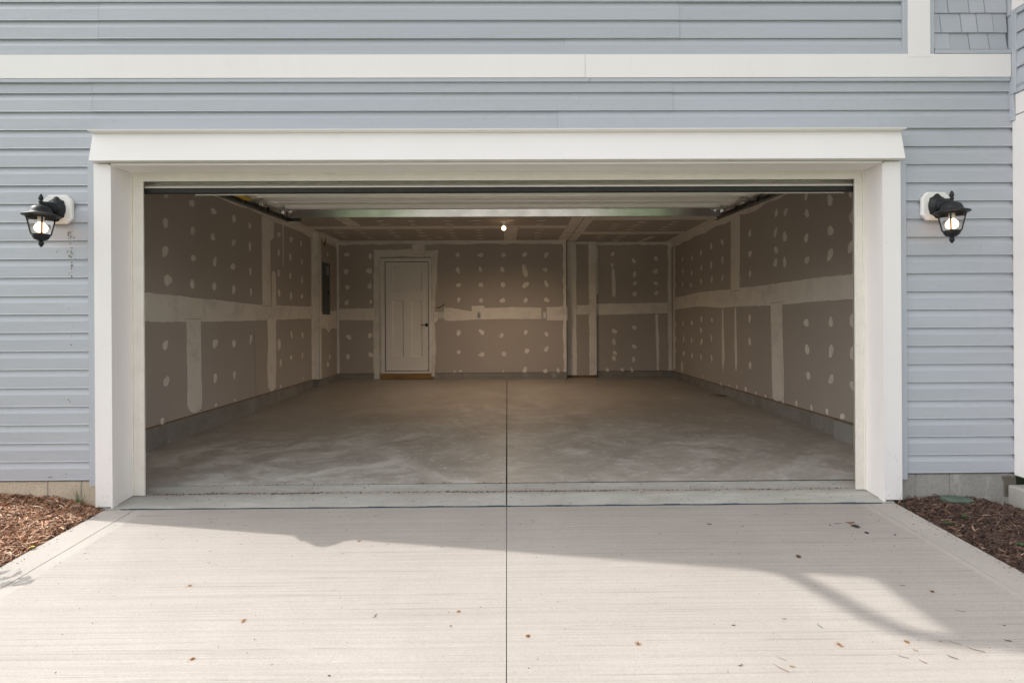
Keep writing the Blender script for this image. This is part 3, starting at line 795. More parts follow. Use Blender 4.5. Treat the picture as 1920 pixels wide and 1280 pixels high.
# back wall, left part, with the door opening
DX0, DX1 = onY(720, 600, YBL).x, onY(806, 600, YBL).x
DZT = onY(763, 489, YBL).z
bw = MB()
ZB = .222
bw.quad((XLR, YBL, ZB), (DX0, YBL, ZB), (DX0, YBL, ZC), (XLR, YBL, ZC)); bw.quad((DX1, YBL, ZB), (XBR, YBL, ZB), (XBR, YBL, ZC), (DX1, YBL, ZC))
bw.quad((DX0, YBL, DZT), (DX1, YBL, DZT), (DX1, YBL, ZC), (DX0, YBL, ZC))
bw.quad((XBR, YBL, ZB), (XBR, YBR, ZB), (XBR, YBR, ZC), (XBR, YBL, ZC))
W, T = wallset('Y', YBL)
coat_poly(bw, [W(*p) for p in [(699, 467), (760, 466), (823, 468), (819, 540), (816, 600), (819, 660), (816, 706), (807, 707), (807, 483), (714, 483), (714, 711), (700, 711), (698, 600)]], T, .0003, 3, feather=.030, step=.1, jit=.008)
edge_band(bw, 'Y', YBL, XLR, XBR, ZC - .075, ZC, 15, 'lo', .014)
edge_band(bw, 'Y', YBL, XLR, XLR + .05, ZB, ZC, 16, 'r', .006); edge_band(bw, 'Y', YBL, XBR - .065, XBR, ZB, ZC, 17, 'l', .012)
compound(bw, 'Y', YBL, [
    [(632, 578), (704, 577), (704, 600), (680, 601), (632, 600)],
    [(772, 455), (797, 455), (797, 476), (772, 476)],
    [(832, 576), (845, 576), (884, 583), (884, 573), (907, 572), (910, 577), (960, 575), (1010, 576), (1015.5, 577), (1015.5, 599), (960, 598), (905, 599), (884, 600), (850, 602), (836, 602), (832, 598)],
    [(1024.5, 575), (1064, 574), (1064, 601), (1024.5, 601)], [(813, 584), (821, 584), (822, 600), (817, 605), (812, 604)]],
    [(651, 477), (694, 480), (649, 509), (693, 508), (651, 539), (693, 537), (651, 567), (695, 565, .7), (653, 631), (694, 628), (653, 669), (694, 664),
     (858, 478), (902, 478), (944, 478), (983, 478), (1023, 479), (858, 506), (901, 506), (942, 506), (983, 507, 1.1, 2.6), (1023, 506), (859, 535), (902, 534), (943, 534), (984, 535, 1.1, 1.6), (1025, 533),
     (860, 561), (902, 563), (943, 563), (986, 562), (1024, 562), (860, 624), (904, 623), (941, 628), (986, 622), (1024, 626), (860, 660), (904, 664), (945, 663), (987, 658), (1024, 655),
     (852, 696, .5), (864, 695, .6), (944, 696, .4), (984, 694), (1023, 695, .8), (1047, 695, .8)], 23, .082)
c = W(819, 576.5); coat_poly(bw, [(c[0] - .03, c[1] - .012), (c[0] + .03, c[1] - .008), (c[0] + .04, c[1] + .012), (c[0] - .02, c[1] + .014)], T, .003, 5, feather=.006, step=.02, jit=.006)
for i in range(len(bw.v)): bw.mask.setdefault(i, 1.)
bw.build('interior_wall', DW, house)

# back wall, right part, with the boxed post
XP0, XP1, YP = onY(1063.2, 600, 6.62).x, onY(1118.5, 600, 6.62).x, 6.62
br = MB()
br.quad((XBR, YBR, ZD), (XRW, YBR, ZD), (XRW, YBR, ZC), (XBR, YBR, ZC))
edge_band(br, 'Y', YBR, XP1 - .02, XRW, ZC - .065, ZC, 18, 'lo', .014); edge_band(br, 'Y', YBR, XRW - .075, XRW, ZD, ZC, 19, 'l', .01)
edge_band(br, 'Y', YBR, XP1, XP1 + .05, 1.7, ZC, 19, 'r', .01)
compound(br, 'Y', YBR, [
    [(1118, 568.5), (1180, 568), (1262, 566), (1262, 588), (1235, 588), (1205, 589), (1118, 591)],
    [(1147, 503), (1152, 503), (1155, 530), (1154.5, 555), (1151, 558), (1147.5, 555), (1146, 520)],
    [(1228, 588), (1234, 588), (1236.5, 640), (1236, 694), (1230.5, 694), (1229, 640)]],
    [(1148, 477), (1148, 497, .9), (1189, 490), (1230, 485), (1190, 513), (1230, 508), (1191, 531), (1229, 531), (1190, 551), (1230, 550),
     (1151, 621), (1190, 614), (1151, 642), (1190, 650), (1152, 661), (1152, 672), (1188, 673), (1138, 693, .8), (1167, 693, .9), (1185, 694, .8)], 24, .082)
for i in range(len(br.v)): br.mask.setdefault(i, 1.)
br.build('interior_wall', DW, house)
bp = MB()
bp.box(XP0, XP1, YP, YBR - .002, .135, ZC - .001)
bp.box(XP0 + .02, XP1 - .02, YP + .01, YBR - .01, .085, .134, 6)
edge_band(bp, 'Y', YP, XP0, XP1, ZC - .06, ZC, 33, 'lo', .006)
edge_band(bp, 'Y', YP, XP0, onY(1081, 600, YP).x, .14, ZC, 34, 'r', .006); edge_band(bp, 'Y', YP, onY(1104, 600, YP).x, XP1, .14, ZC, 35, 'l', .006)
compound(bp, 'Y', YP, [[(1066, 571), (1117, 571), (1117, 590), (1066, 590)]], [], 25)
for i in range(len(bp.v)): bp.mask.setdefault(i, 1.)
bp.build('boxed_post', DW, house)

# ceiling
ce = MB()
ce.quad((-3.4, .05, ZC), (3.3, .05, ZC), (3.3, 6.8, ZC), (-3.4, 6.8, ZC))
xr = onZ(1063, 452, ZC).x
compound(ce, 'Z', ZC, [
    ([(xr - .17, 0), (xr + .17, 0)], 0)] if False else [], [], 1)
W, T = wallset('Z', ZC)
def cband(x0, x1, y0, y1, lv, ft=.014): coat_poly(ce, [(x0, y0), (x1, y0), (x1, y1), (x0, y1)], T, lv, 1, feather=ft, step=.15, jit=.008)
cband(xr - .19, xr + .17, .1, 6.66, .0008)
ya, yb_ = onZ(850, 429, ZC).y, onZ(850, 423, ZC).y
cband(-3.2, xr - .15, ya, yb_, .0011) if ya > yb_ else cband(-3.2, xr - .15, ya, yb_, .0011)
yc, yd = onZ(1180, 439, ZC).y, onZ(1180, 434, ZC).y; cband(xr + .1, 3.2, yc, yd, .0011)
ye, yf = onZ(1180, 412.5, ZC).y, onZ(1180, 405, ZC).y; cband(xr + .1, 3.2, ye, yf, .0014)
xa, xb_ = onZ(944, 440, ZC).x, onZ(970, 440, ZC).x; cband(xa, xb_, 5.0, 6.4, .0017)
xa, xb_ = onZ(625, 408, ZC).x, onZ(655, 408, ZC).x; cband(xa, xb_, .8, 4.95, .0017)
cband(-3.3, -3.17, .1, YJ, .0020); cband(XLR, XLR + .09, YJ, YBL, .0020); cband(3.08, 3.2, .1, YBR, .0020)
pa, pb_ = W(1225, 443), W(1196, 454)
coat_poly(ce, [(pa[0] - .06, pa[1]), (pa[0] + .06, pa[1]), (pb_[0] + .05, pb_[1]), (pb_[0] - .05, pb_[1])], T, .0026, 1, feather=.012)
r = random.Random(8)
cs_ = [(x / 4.571 + 640, y / 4.571 + 400) for x, y in [(330, 65), (365, 93), (600, 65), (628, 93), (912, 65), (928, 93), (1160, 62), (1170, 92), (1710, 62), (1705, 92), (1450, 60), (1455, 90),
    (155, 147), (185, 168), (215, 195), (255, 213), (415, 147), (440, 170), (465, 193), (492, 210), (665, 145), (688, 168), (703, 193), (745, 218), (935, 143), (950, 165), (960, 190), (970, 212),
    (1180, 143), (1183, 167), (1187, 192), (1195, 213), (1690, 142), (1683, 165), (1680, 190), (1678, 210), (850, 205), (-30, 150), (-20, 170), (10, 195), (45, 215)]]
cs_ += [(x / 7.385 + 1040, y / 7.385 + 400) for x, y in [(850, 150), (820, 185), (780, 215), (1205, 120), (1130, 160), (1085, 190), (1045, 225), (1665, 117), (1600, 152), (1525, 190), (1475, 223),
    (650, 313), (620, 340), (590, 370), (940, 297), (915, 325), (855, 360), (845, 377), (1750, 300), (1690, 325), (1650, 350), (1590, 380)]]
for px, py in cs_:
    u, v = W(px, py)
    coat_poly(ce, blob(u, v, .15 * r.uniform(.8, 1.25), .085 * r.uniform(.8, 1.2), r), T, .0023, 1, feather=.006, step=.03, jit=.002, rnd=r)
for gx in [-2.9 + .61 * k for k in range(11)]:                      # rows nearer the door, mostly above the raised door
    for gy in [.5 + .42 * k for k in range(9)]:
        coat_poly(ce, blob(gx + r.uniform(-.03, .03), gy, .13, .085, r), T, .0029, 1, feather=.006, step=.03, jit=.002, rnd=r)
ce.box(xr - .003, xr + .003, .1, 6.68, ZC - .004, ZC - .0030, 2)
for i in range(len(ce.v)): ce.mask.setdefault(i, 1.)
ce.build('ceiling', DW, house)
fi = MB()                                              # inside of the front wall
fi.quad((-3.35, .125, 0), (-2.56, .125, 0), (-2.56, .125, ZC), (-3.35, .125, ZC)); fi.quad((2.465, .125, 0), (3.25, .125, 0), (3.25, .125, ZC), (2.465, .125, ZC))
fi.quad((-2.56, .125, 2.2), (2.465, .125, 2.2), (2.465, .125, ZC), (-2.56, .125, ZC))
fi.build('interior_wall', [M['paper']], house)

# foundation curb showing under the drywall
cb = MB()
cb.box(-3.45, XLW - .004, .1, YJ + .004, -.1, ZD - .008); cb.box(-3.45, XLR - .004, YJ + .004, YBL + .1, -.1, ZD - .008)
for yy in (1.55, 1.95, 2.36, 2.77, 3.2, 3.6, 4.0, 4.4, 4.8): pass
cb.build('curb_wall', M['curb'], house, bevel=.006)
cb = MB(); yj = onX(1573, 818, XRW).y
e = [yj] + [onX(p, 760, XRW).y for p in (1542, 1497, 1458, 1425, 1397, 1374, 1352)]
e = sorted(e); e = [y for y in e if y < 5.6] + [5.7, 6.1]
for a, b_ in zip(e, e[1:]): cb.box(XRW + .006, XRW + .1, a + .004, b_ - .004, -.1, ZD - .014)
cb.box(XRW + .010, XRW + .1, yj, YBR + .1, -.1, ZD - .018)
cb.build('curb_wall', M['curb'], house, bevel=.005)
cb = MB(); cb.box(XRW - .055, XRW + .1, .1, yj - .003, -.1, ZD - .012)
cb.build('curb_wall', M['block'], house, bevel=.005)
cb = MB()
cb.box(XLR - .01, DX0 - .045, YBL + .005, YBL + .1, 0, ZB - .006); cb.box(DX1 + .045, XBR + .003, YBL + .005, YBL + .1, 0, ZB - .006)
cb.box(XBR, XRW + .02, YBR + .005, YBR + .1, 0, ZD - .008)
cb.build('curb_wall', M['curb'], house, bevel=.004)

# interior door
dr = MB(); z0d, z1d = onY(763, 694.5, YBL).z, onY(763, 491.5, YBL).z; x0d, x1d = onY(723, 600, YBL).x, onY(803, 600, YBL).x
YD = YBL + .012
def dpanel(px0, py0, px1, py1):
    a = onY(px0, py1, YD); b_ = onY(px1, py0, YD); return a.x, b_.x, a.z, b_.z
pans = [dpanel(735, 499, 791, 546), dpanel(736.5, 563, 756.5, 669), dpanel(771.5, 563, 791.5, 669)]
xs = sorted({x0d, x1d} | {v for p in pans for v in p[:2]}); zs = sorted({z0d, z1d} | {v for p in pans for v in p[2:]})
for i in range(len(xs) - 1):
    for j in range(len(zs) - 1):
        cx_, cz_ = (xs[i] + xs[i + 1]) / 2, (zs[j] + zs[j + 1]) / 2
        if any(p[0] < cx_ < p[1] and p[2] < cz_ < p[3] for p in pans): continue
        dr.quad((xs[i], YD, zs[j]), (xs[i + 1], YD, zs[j]), (xs[i + 1], YD, zs[j + 1]), (xs[i], YD, zs[j + 1]))
for a, b_, c, d in pans:
    w_, dd = .020, .018
    o_ = [(a, c), (b_, c), (b_, d), (a, d)]; i_ = [(a + w_, c + w_), (b_ - w_, c + w_), (b_ - w_, d - w_), (a + w_, d - w_)]
    for k in range(4):
        k2 = (k + 1) % 4
        dr.quad((o_[k][0], YD, o_[k][1]), (o_[k2][0], YD, o_[k2][1]), (i_[k2][0], YD + dd, i_[k2][1]), (i_[k][0], YD + dd, i_[k][1]))
    dr.quad(*[(x, YD + dd, z) for x, z in i_])
dr.box(x0d + .001, x1d - .001, YD + .020, YD + .045, z0d, z1d)
door = dr.build('interior_door', M['door_paint'], house)
kn = MB(); k0 = onY(800, 609, YD); k1 = onY(788, 609.5, YD - .05)
kn.lathe([(0, 0), (.030, 0), (.031, .006), (.026, .010), (.012, .012), (.010, .045), (0, .047)], (0, 0, 0), 20)
kn.v = [(k0.x + v[0], YD - v[2], k0.z + v[1]) for v in kn.v]
kn.tube([(k0.x + .01, YD - .042, k0.z), (k0.x - .02, YD - .048, k0.z + .003), (k0.x - .06, YD - .046, k0.z + .002), (k0.x - .105, YD - .042, k0.z - .004)], [.010, .009, .0075, .006], 8)
kn.build('door_handle', M['bronze'], house, smooth=True).parent = door
dcs = MB(); a, b_, t = onY(713.5, 600, YBL).x, onY(808.5, 600, YBL).x, onY(763, 484.5, YBL).z
zb0, zbt = onY(760, 699.5, YBL).z, .1
for q0, q1 in ((a, x0d - .012), (x1d + .012, b_)):
    dcs.box(q0, q1, YBL - .016, YBL, zb0 - .002, t - .0005); dcs.box(q0 + .018, q1 - .018, YBL - .020, YBL - .0158, zb0, t - .02)
dcs.box(x0d - .0118, x1d + .0118, YBL - .016, YBL, z1d + .012, t)
dcs.build('door_frame', M['door_paint'], house, bevel=.002)
dg = MB(); dg.box(x0d - .014, x1d + .014, YBL + .0335, YBL + .037, .1, z1d + .014); dg.build('door_gap', M['dark'], house)
dt = MB(); dt.box(x0d - .012, x1d + .012, YBL - .03, YBL + .03, zb0, z0d - .012); dt.build('door_sill', M['door_paint'], house)
dtw = MB(); dtw.box(a, b_, YBL - .034, YBL + .03, .118, zb0 - .002); dtw.build('threshold_board', M['wood'], house, bevel=.003)

# overhead door, raised: four hinged steel sections on horizontal tracks
DXA, DXB = -2.472, 2.402
nodes = [(.125, 2.150), (.49, 2.352), (1.04, 2.362), (1.60, 2.378), (2.17, 2.402)]
od = MB()
def sec(p, q, first=False):
    L = math.hypot(q[0] - p[0], q[1] - p[1]); t = ((q[0] - p[0]) / L, (q[1] - p[1]) / L); n_ = (t[1], -t[0])    # n_: towards the inside / below
    if n_[1] > 0: n_ = (-n_[0], -n_[1])
    def w(s_, d): return (p[0] + t[0] * s_ + n_[0] * d, p[1] + t[1] * s_ + n_[1] * d)
    # s_ along the section, d below the outer skin
    prof = [w(.003, -.045), w(.003, 0), w(.03, .0), w(.034, -.012), w(.052, -.012), w(.056, .0), w(.085, .0), w(.092, -.028), w(L * .5 - .03, -.028), w(L * .5 - .026, -.016), w(L * .5 + .026, -.016),
            w(L * .5 + .03, -.028), w(L - .092, -.028), w(L - .085, 0), w(L - .06, 0), w(L - .056, -.010), w(L - .034, -.010), w(L - .030, 0), w(L - .003, 0), w(L - .003, -.045)]
    od.prism_x(prof, DXA, DXB)
    for k in (0, 8):                      # end stiles across the inside
        xx = lerp(DXA + .04, DXB - .04, k / 8); wd = .035 if k in (0, 8) else .022
        a = [w(.05, -.002), w(L - .05, -.002), w(L - .05, -.03), w(.05, -.03)]
        od.prism_x(a, xx - wd, xx + wd)
    if first:                               # pressed panels on the outer skin
        nn = 24
        for k in range(nn):
            a = lerp(DXA + .04, DXB - .04, k / nn) + .012; b_ = lerp(DXA + .04, DXB - .04, (k + 1) / nn) - .012
            od.prism_x([w(.040, -.045), w(.046, -.051), w(.20, -.051), w(.21, -.045)], a, b_)
for i in range(4): sec(nodes[i], nodes[i + 1], i == 0)
od.prism_x([(.060, 2.117), (.150, 2.190), (.152, 2.186), (.064, 2.113)], DXA - .035, DXB + .03)
for k in range(30):
    a = lerp(DXA + .02, DXB - .02, k / 30) + .012; b_ = lerp(DXA + .02, DXB - .02, (k + 1) / 30) - .012
    if k % 15 == 14: continue
    od.prism_x([(.078, 2.134), (.079, 2.140), (.140, 2.188), (.146, 2.190)], a, b_)
gdoor = od.build('garage_door', M['panel_back'], house)
gdoor['label'] = 'raised white sectional door lying flat under the ceiling'
def sub(mb, name, mat, **k):
    o = mb.build(name, mat, house, **k); o.parent = gdoor; o.matrix_parent_inverse = Matrix.Identity(4); return o
rs = MB(); rs.prism_x([(.040, 2.064), (.052, 2.058), (.075, 2.060), (.086, 2.066), (.086, 2.094), (.040, 2.094)], DXA - .035, DXB + .03)
sub(rs, 'bottom_seal', M['rubber'])
rt = MB(); rt.prism_x([(.030, 2.0945), (.090, 2.0945), (.10, 2.110), (.056, 2.116), (.040, 2.108), (.030, 2.100)], DXA - .035, DXB + .03)
rt.box(DXA + .3, DXB - .02, .088, .094, 2.056, 2.094)
sub(rt, 'seal_retainer', M['panel_back'])
sb_ = MB(); ys_ = 2.185
sb_.prism_x([(ys_ + .020, 2.322), (ys_ + .022, 2.320), (ys_ + .040, 2.320), (ys_ + .040, 2.323), (ys_ + .024, 2.3235), (ys_ + .003, 2.396), (ys_ + .03, 2.396), (ys_ + .03, 2.399), (ys_, 2.399)], -2.37, 2.36)
sub(sb_, 'strut', M['galv'])
def roller_bracket(x, s, y, z):
    b1 = MB(); b1.box(min(x, x - s * .10), max(x, x - s * .10), y - .05, y + .03, z - .028, z - .024)
    b1.box(min(x, x - s * .09), max(x, x - s * .09), y - .045, y - .042, z - .024, z + .01); b1.box(min(x - s * .05, x - s * .053), max(x - s * .05, x - s * .053), y - .05, y + .03, z - .06, z - .024)
    for dx, dy in ((.02, -.03), (.07, -.03), (.03, .01), (.075, .012)):
        b1.lathe([(0, -.034), (.008, -.034), (.008, -.028), (0, -.028)], (x - s * dx, y + dy, z), 8)
    b1.lathe([(.012, -.05), (.016, -.045), (.016, -.02), (.012, -.018)], (x - s * .03, y, z), 10)
    b1.tube([(x - s * .06, y, z - .012), (x + s * .10, y, z - .012)], .006, 8)
    sub(b1, 'bracket', M['galv'], bevel=.0015)
    r1 = MB(); r1.lathe([(0, -.008), (.018, -.010), (.024, -.006), (.024, .006), (.018, .010), (0, .008)], (0, 0, 0), 16)
    r1.v = [(x + s * .105 + v[2], y + v[0], z - .012 + v[1]) for v in r1.v]
    sub(r1, 'roller', M['dark'])
for s, xe_ in ((-1, DXA + .02), (1, DXB - .02)):
    roller_bracket(xe_, s, 2.10, 2.398); roller_bracket(xe_, s, 1.60, 2.374); roller_bracket(xe_, s, 1.06, 2.358)
for k in (4,):
    for yy, zz in ((1.04, 2.362),):
        h1 = MB(); xx = lerp(DXA + .04, DXB - .04, k / 8); h1.box(xx - .02, xx + .02, yy - .045, yy + .045, zz - .004, zz - .001); h1.tube([(xx - .018, yy, zz - .006), (xx + .018, yy, zz - .006)], .005, 6)
        sub(h1, 'hinge', M['galv'])
yl = MB(); p0, p1 = (-2.44, 1.18, 2.345), (-2.33, 1.52, 2.345)
yl.box(-2.50, -2.42, 1.20, 1.47, 2.338, 2.341); sub(yl, 'warning_label', M['yellow'])
# tracks: C-section with hanger at the rear
for s, xt in ((-1, -2.60), (1, 2.525)):
    tk = MB()
    a, b_ = (.62, 2.315), (2.70, 2.392)
    pr = [(0, -.026), (0, .026), (-.034, .026), (-.034, .018), (-.031, .018), (-.031, .023), (-.003, .023), (-.003, -.023), (-.031, -.023), (-.031, -.018), (-.034, -.018), (-.034, -.026)]
    vs = [(xt + s * dx, a[0], a[1] + dz_) for dx, dz_ in pr] + [(xt + s * dx, b_[0], b_[1] + dz_) for dx, dz_ in pr]
    n = len(pr); tk.add(vs, [(i, (i + 1) % n, n + (i + 1) % n, n + i) for i in range(n)] + [tuple(range(n)), tuple(range(n, 2 * n))])
    # curve down to the wall
    pts = [(.085, 1.95), (.09, 2.06), (.13, 2.16), (.21, 2.24), (.33, 2.295), (.47, 2.312), (.62, 2.315)]
    for q0, q1 in zip(pts, pts[1:]):
        tk.add([(xt - .0, q0[0], q0[1]), (xt + s * .0, q1[0], q1[1]), (xt + s * .0, q1[0] + .03, q1[1] + .03), (xt, q0[0] + .03, q0[1] + .03),
                (xt + s * .003, q0[0], q0[1]), (xt + s * .003, q1[0], q1[1]), (xt + s * .003, q1[0] + .03, q1[1] + .03), (xt + s * .003, q0[0] + .03, q0[1] + .03)], [(0, 1, 2, 3), (4, 5, 6, 7), (0, 1, 5, 4), (3, 2, 6, 7)])
    # angle iron on the track and up to the ceiling
    q = sorted((xt + s * .004, xt + s * .034))
    tk.box(q[0], q[1], 1.0, 2.74, 2.419, 2.422); tk.box(*sorted((xt + s * .0045, xt + s * .0075)), 1.0, 2.74, 2.3955, 2.4185)
    tk.box(xt - s * .001 - .002, xt - s * .001 + .002, 2.66, 2.70, 2.36, ZC - .003)
    if s < 0: tk.box(xt, xt + .16, 2.705, 2.709, 2.372, 2.42)
    tk.build('door_track', M['track'], house)

# ------------------------------------------------------------------ things fixed in the garage
def thing_mesh(mb, name, mats, label, cat, group=None, kind=None, **k):
    vs = [Vector(v) for v in mb.v]; c = Vector((sum(v.x for v in vs) / len(vs), sum(v.y for v in vs) / len(vs), min(v.z for v in vs)))
    o = mb.build(name, mats, None, origin=c, **k)
    return tag(o, label, cat, group, kind)

bl = empty('ceiling_bulb_holder', (-.042, 4.52, ZC - .001), 'lit bare bulb in a white porcelain holder on the garage ceiling', 'light fixture')
hb = MB(); hb.lathe([(0, -.001), (.058, -.001), (.058, -.010), (.045, -.018), (.024, -.024), (.020, -.06), (.022, -.072), (0, -.072)], (-.042, 4.52, ZC), 28)
hb.build('lamp_holder', M['porcelain'], bl, smooth=True)
bb = MB(); bb.lathe([(0, -.142), (.013, -.140), (.024, -.134), (.032, -.122), (.034, -.108), (.031, -.095), (.020, -.082), (.014, -.0725)], (-.042, 4.52, ZC), 24)
bb.build('bulb', M['bulb_in'], bl, smooth=True)

ep = empty('electrical_panel', (XLR, 5.80, 1.30), 'tall grey breaker panel in the wall recess at the left rear corner', 'breaker panel')
pa, pb_ = onX(603.8, 490, XLR), onX(618.2, 590, XLR)
y0, y1 = pa.y, pb_.y; za, zb_ = 1.32, 2.232
e1 = MB(); e1.box(XLR - .001, XLR + .010, y0, y1, za, zb_); e1.build('panel_cover', M['panel_grey'], ep, bevel=.002)
e1 = MB(); e1.box(XLR + .0105, XLR + .016, y0 + .05, y1 - .05, za + .06, zb_ - .05); e1.build('panel_door', M['panel_grey'], ep, bevel=.002)
e1 = MB(); e1.box(XLR + .0163, XLR + .022, y1 - .15, y1 - .10, 1.68, 1.73); e1.build('latch', M['dark'], ep)
e1 = MB()
for j in range(4):
    for k in range(2): e1.box(XLR + .0163, XLR + .0172, y1 - .20 + k * .06, y1 - .155 + k * .06, 2.02 + j * .042, 2.045 + j * .042)
e1.build('label_plate', M['label'], ep)
for yy, zz in ((y0 + .03, 1.42), (y0 + .03, 1.72), (y0 + .03, 2.02)):
    e1 = MB(); e1.lathe([(0, .016), (.008, .014), (.009, .010)], (0, 0, 0), 8); e1.v = [(XLR + v[2], yy + v[0], zz + v[1]) for v in e1.v]; e1.build('screw', M['galv'], ep)
cbx = MB(); cbx.lathe([(0, .03), (.03, .028), (.038, .01), (.038, 0)], (0, 0, 0), 12)
cbx.v = [(XLR + v[2], 5.72 + v[0], 2.555 + v[1]) for v in cbx.v]; cbx.tube([(XLR + .02, 5.72, 2.56), (XLR + .03, 5.73, 2.62), (XLR + .01, 5.74, 2.66)], .006, 6)
thing_mesh(cbx, 'wiring_box', simple('amber_plastic', (.30, .17, .02), .5), 'small amber wiring stub on the drywall above the breaker panel', 'wiring box')

def outlet(px, label, open_):
    c = onY(px, 591, YBL); o = MB(); w, h = (.036, .060) if not open_ else (.036, .062)
    e = empty('wall_outlet', (c.x, YBL, c.z), label, 'outlet')
    if open_:
        o.box(c.x - w, c.x + w, YBL - .002, YBL - .001, c.z - h, c.z + h); o.build('outlet_box', M['track'], e)
        for dx, dz_ in ((-.022, .045), (.022, .045), (-.022, -.045), (.022, -.045)):
            q = MB(); q.box(c.x + dx - .016, c.x + dx + .016, YBL - .008, YBL - .0025, c.z + dz_ - .011, c.z + dz_ + .011); q.build('mounting_tab', M['plastic'], e)
        for qa in (-.030, .020):
            q = MB(); q.box(c.x + qa, c.x + qa + .01, YBL - .006, YBL - .0025, c.z - .03, c.z + .03); q.build('side_bracket', M['plastic'], e)
    else:
        o.box(c.x - w + .006, c.x + w - .006, YBL - .010, YBL - .001, c.z - h, c.z + h); o.build('outlet_plate', M['plastic'], e, bevel=.002)
        q = MB(); q.box(c.x - .014, c.x + .014, YBL - .014, YBL - .0102, c.z - .034, c.z + .034); q.build('outlet_socket', M['door_paint'], e, bevel=.002)
outlet(898, 'uncovered outlet box with bright metal tabs midway along the back wall', True)
outlet(1021, 'white outlet plate nearest the boxed post on the back wall', False)
c = onY(826.5, 591, YBL); o = MB(); o.box(c.x - .058, c.x + .058, YBL - .008, YBL - .001, c.z - .058, c.z + .062)
o.box(c.x - .055, c.x + .055, YBL - .0095, YBL - .0083, c.z - .004, c.z + .004)
thing_mesh(o, 'blank_plate', M['plastic'], 'pale square wall plate just right of the interior door', 'wall plate', bevel=.002)
o = MB(); c = onY(824, 577, YBL); o.tube([(c.x - .03, YBL - .004, c.z - .01), (c.x + .01, YBL - .02, c.z + .01), (c.x + .08, YBL - .02, c.z + .05), (c.x + .11, YBL - .012, c.z + .07)], .007, 6)
thing_mesh(o, 'wire_stub', M['bronze'], 'dark wire sticking out of the back wall beside the interior door', 'wire')

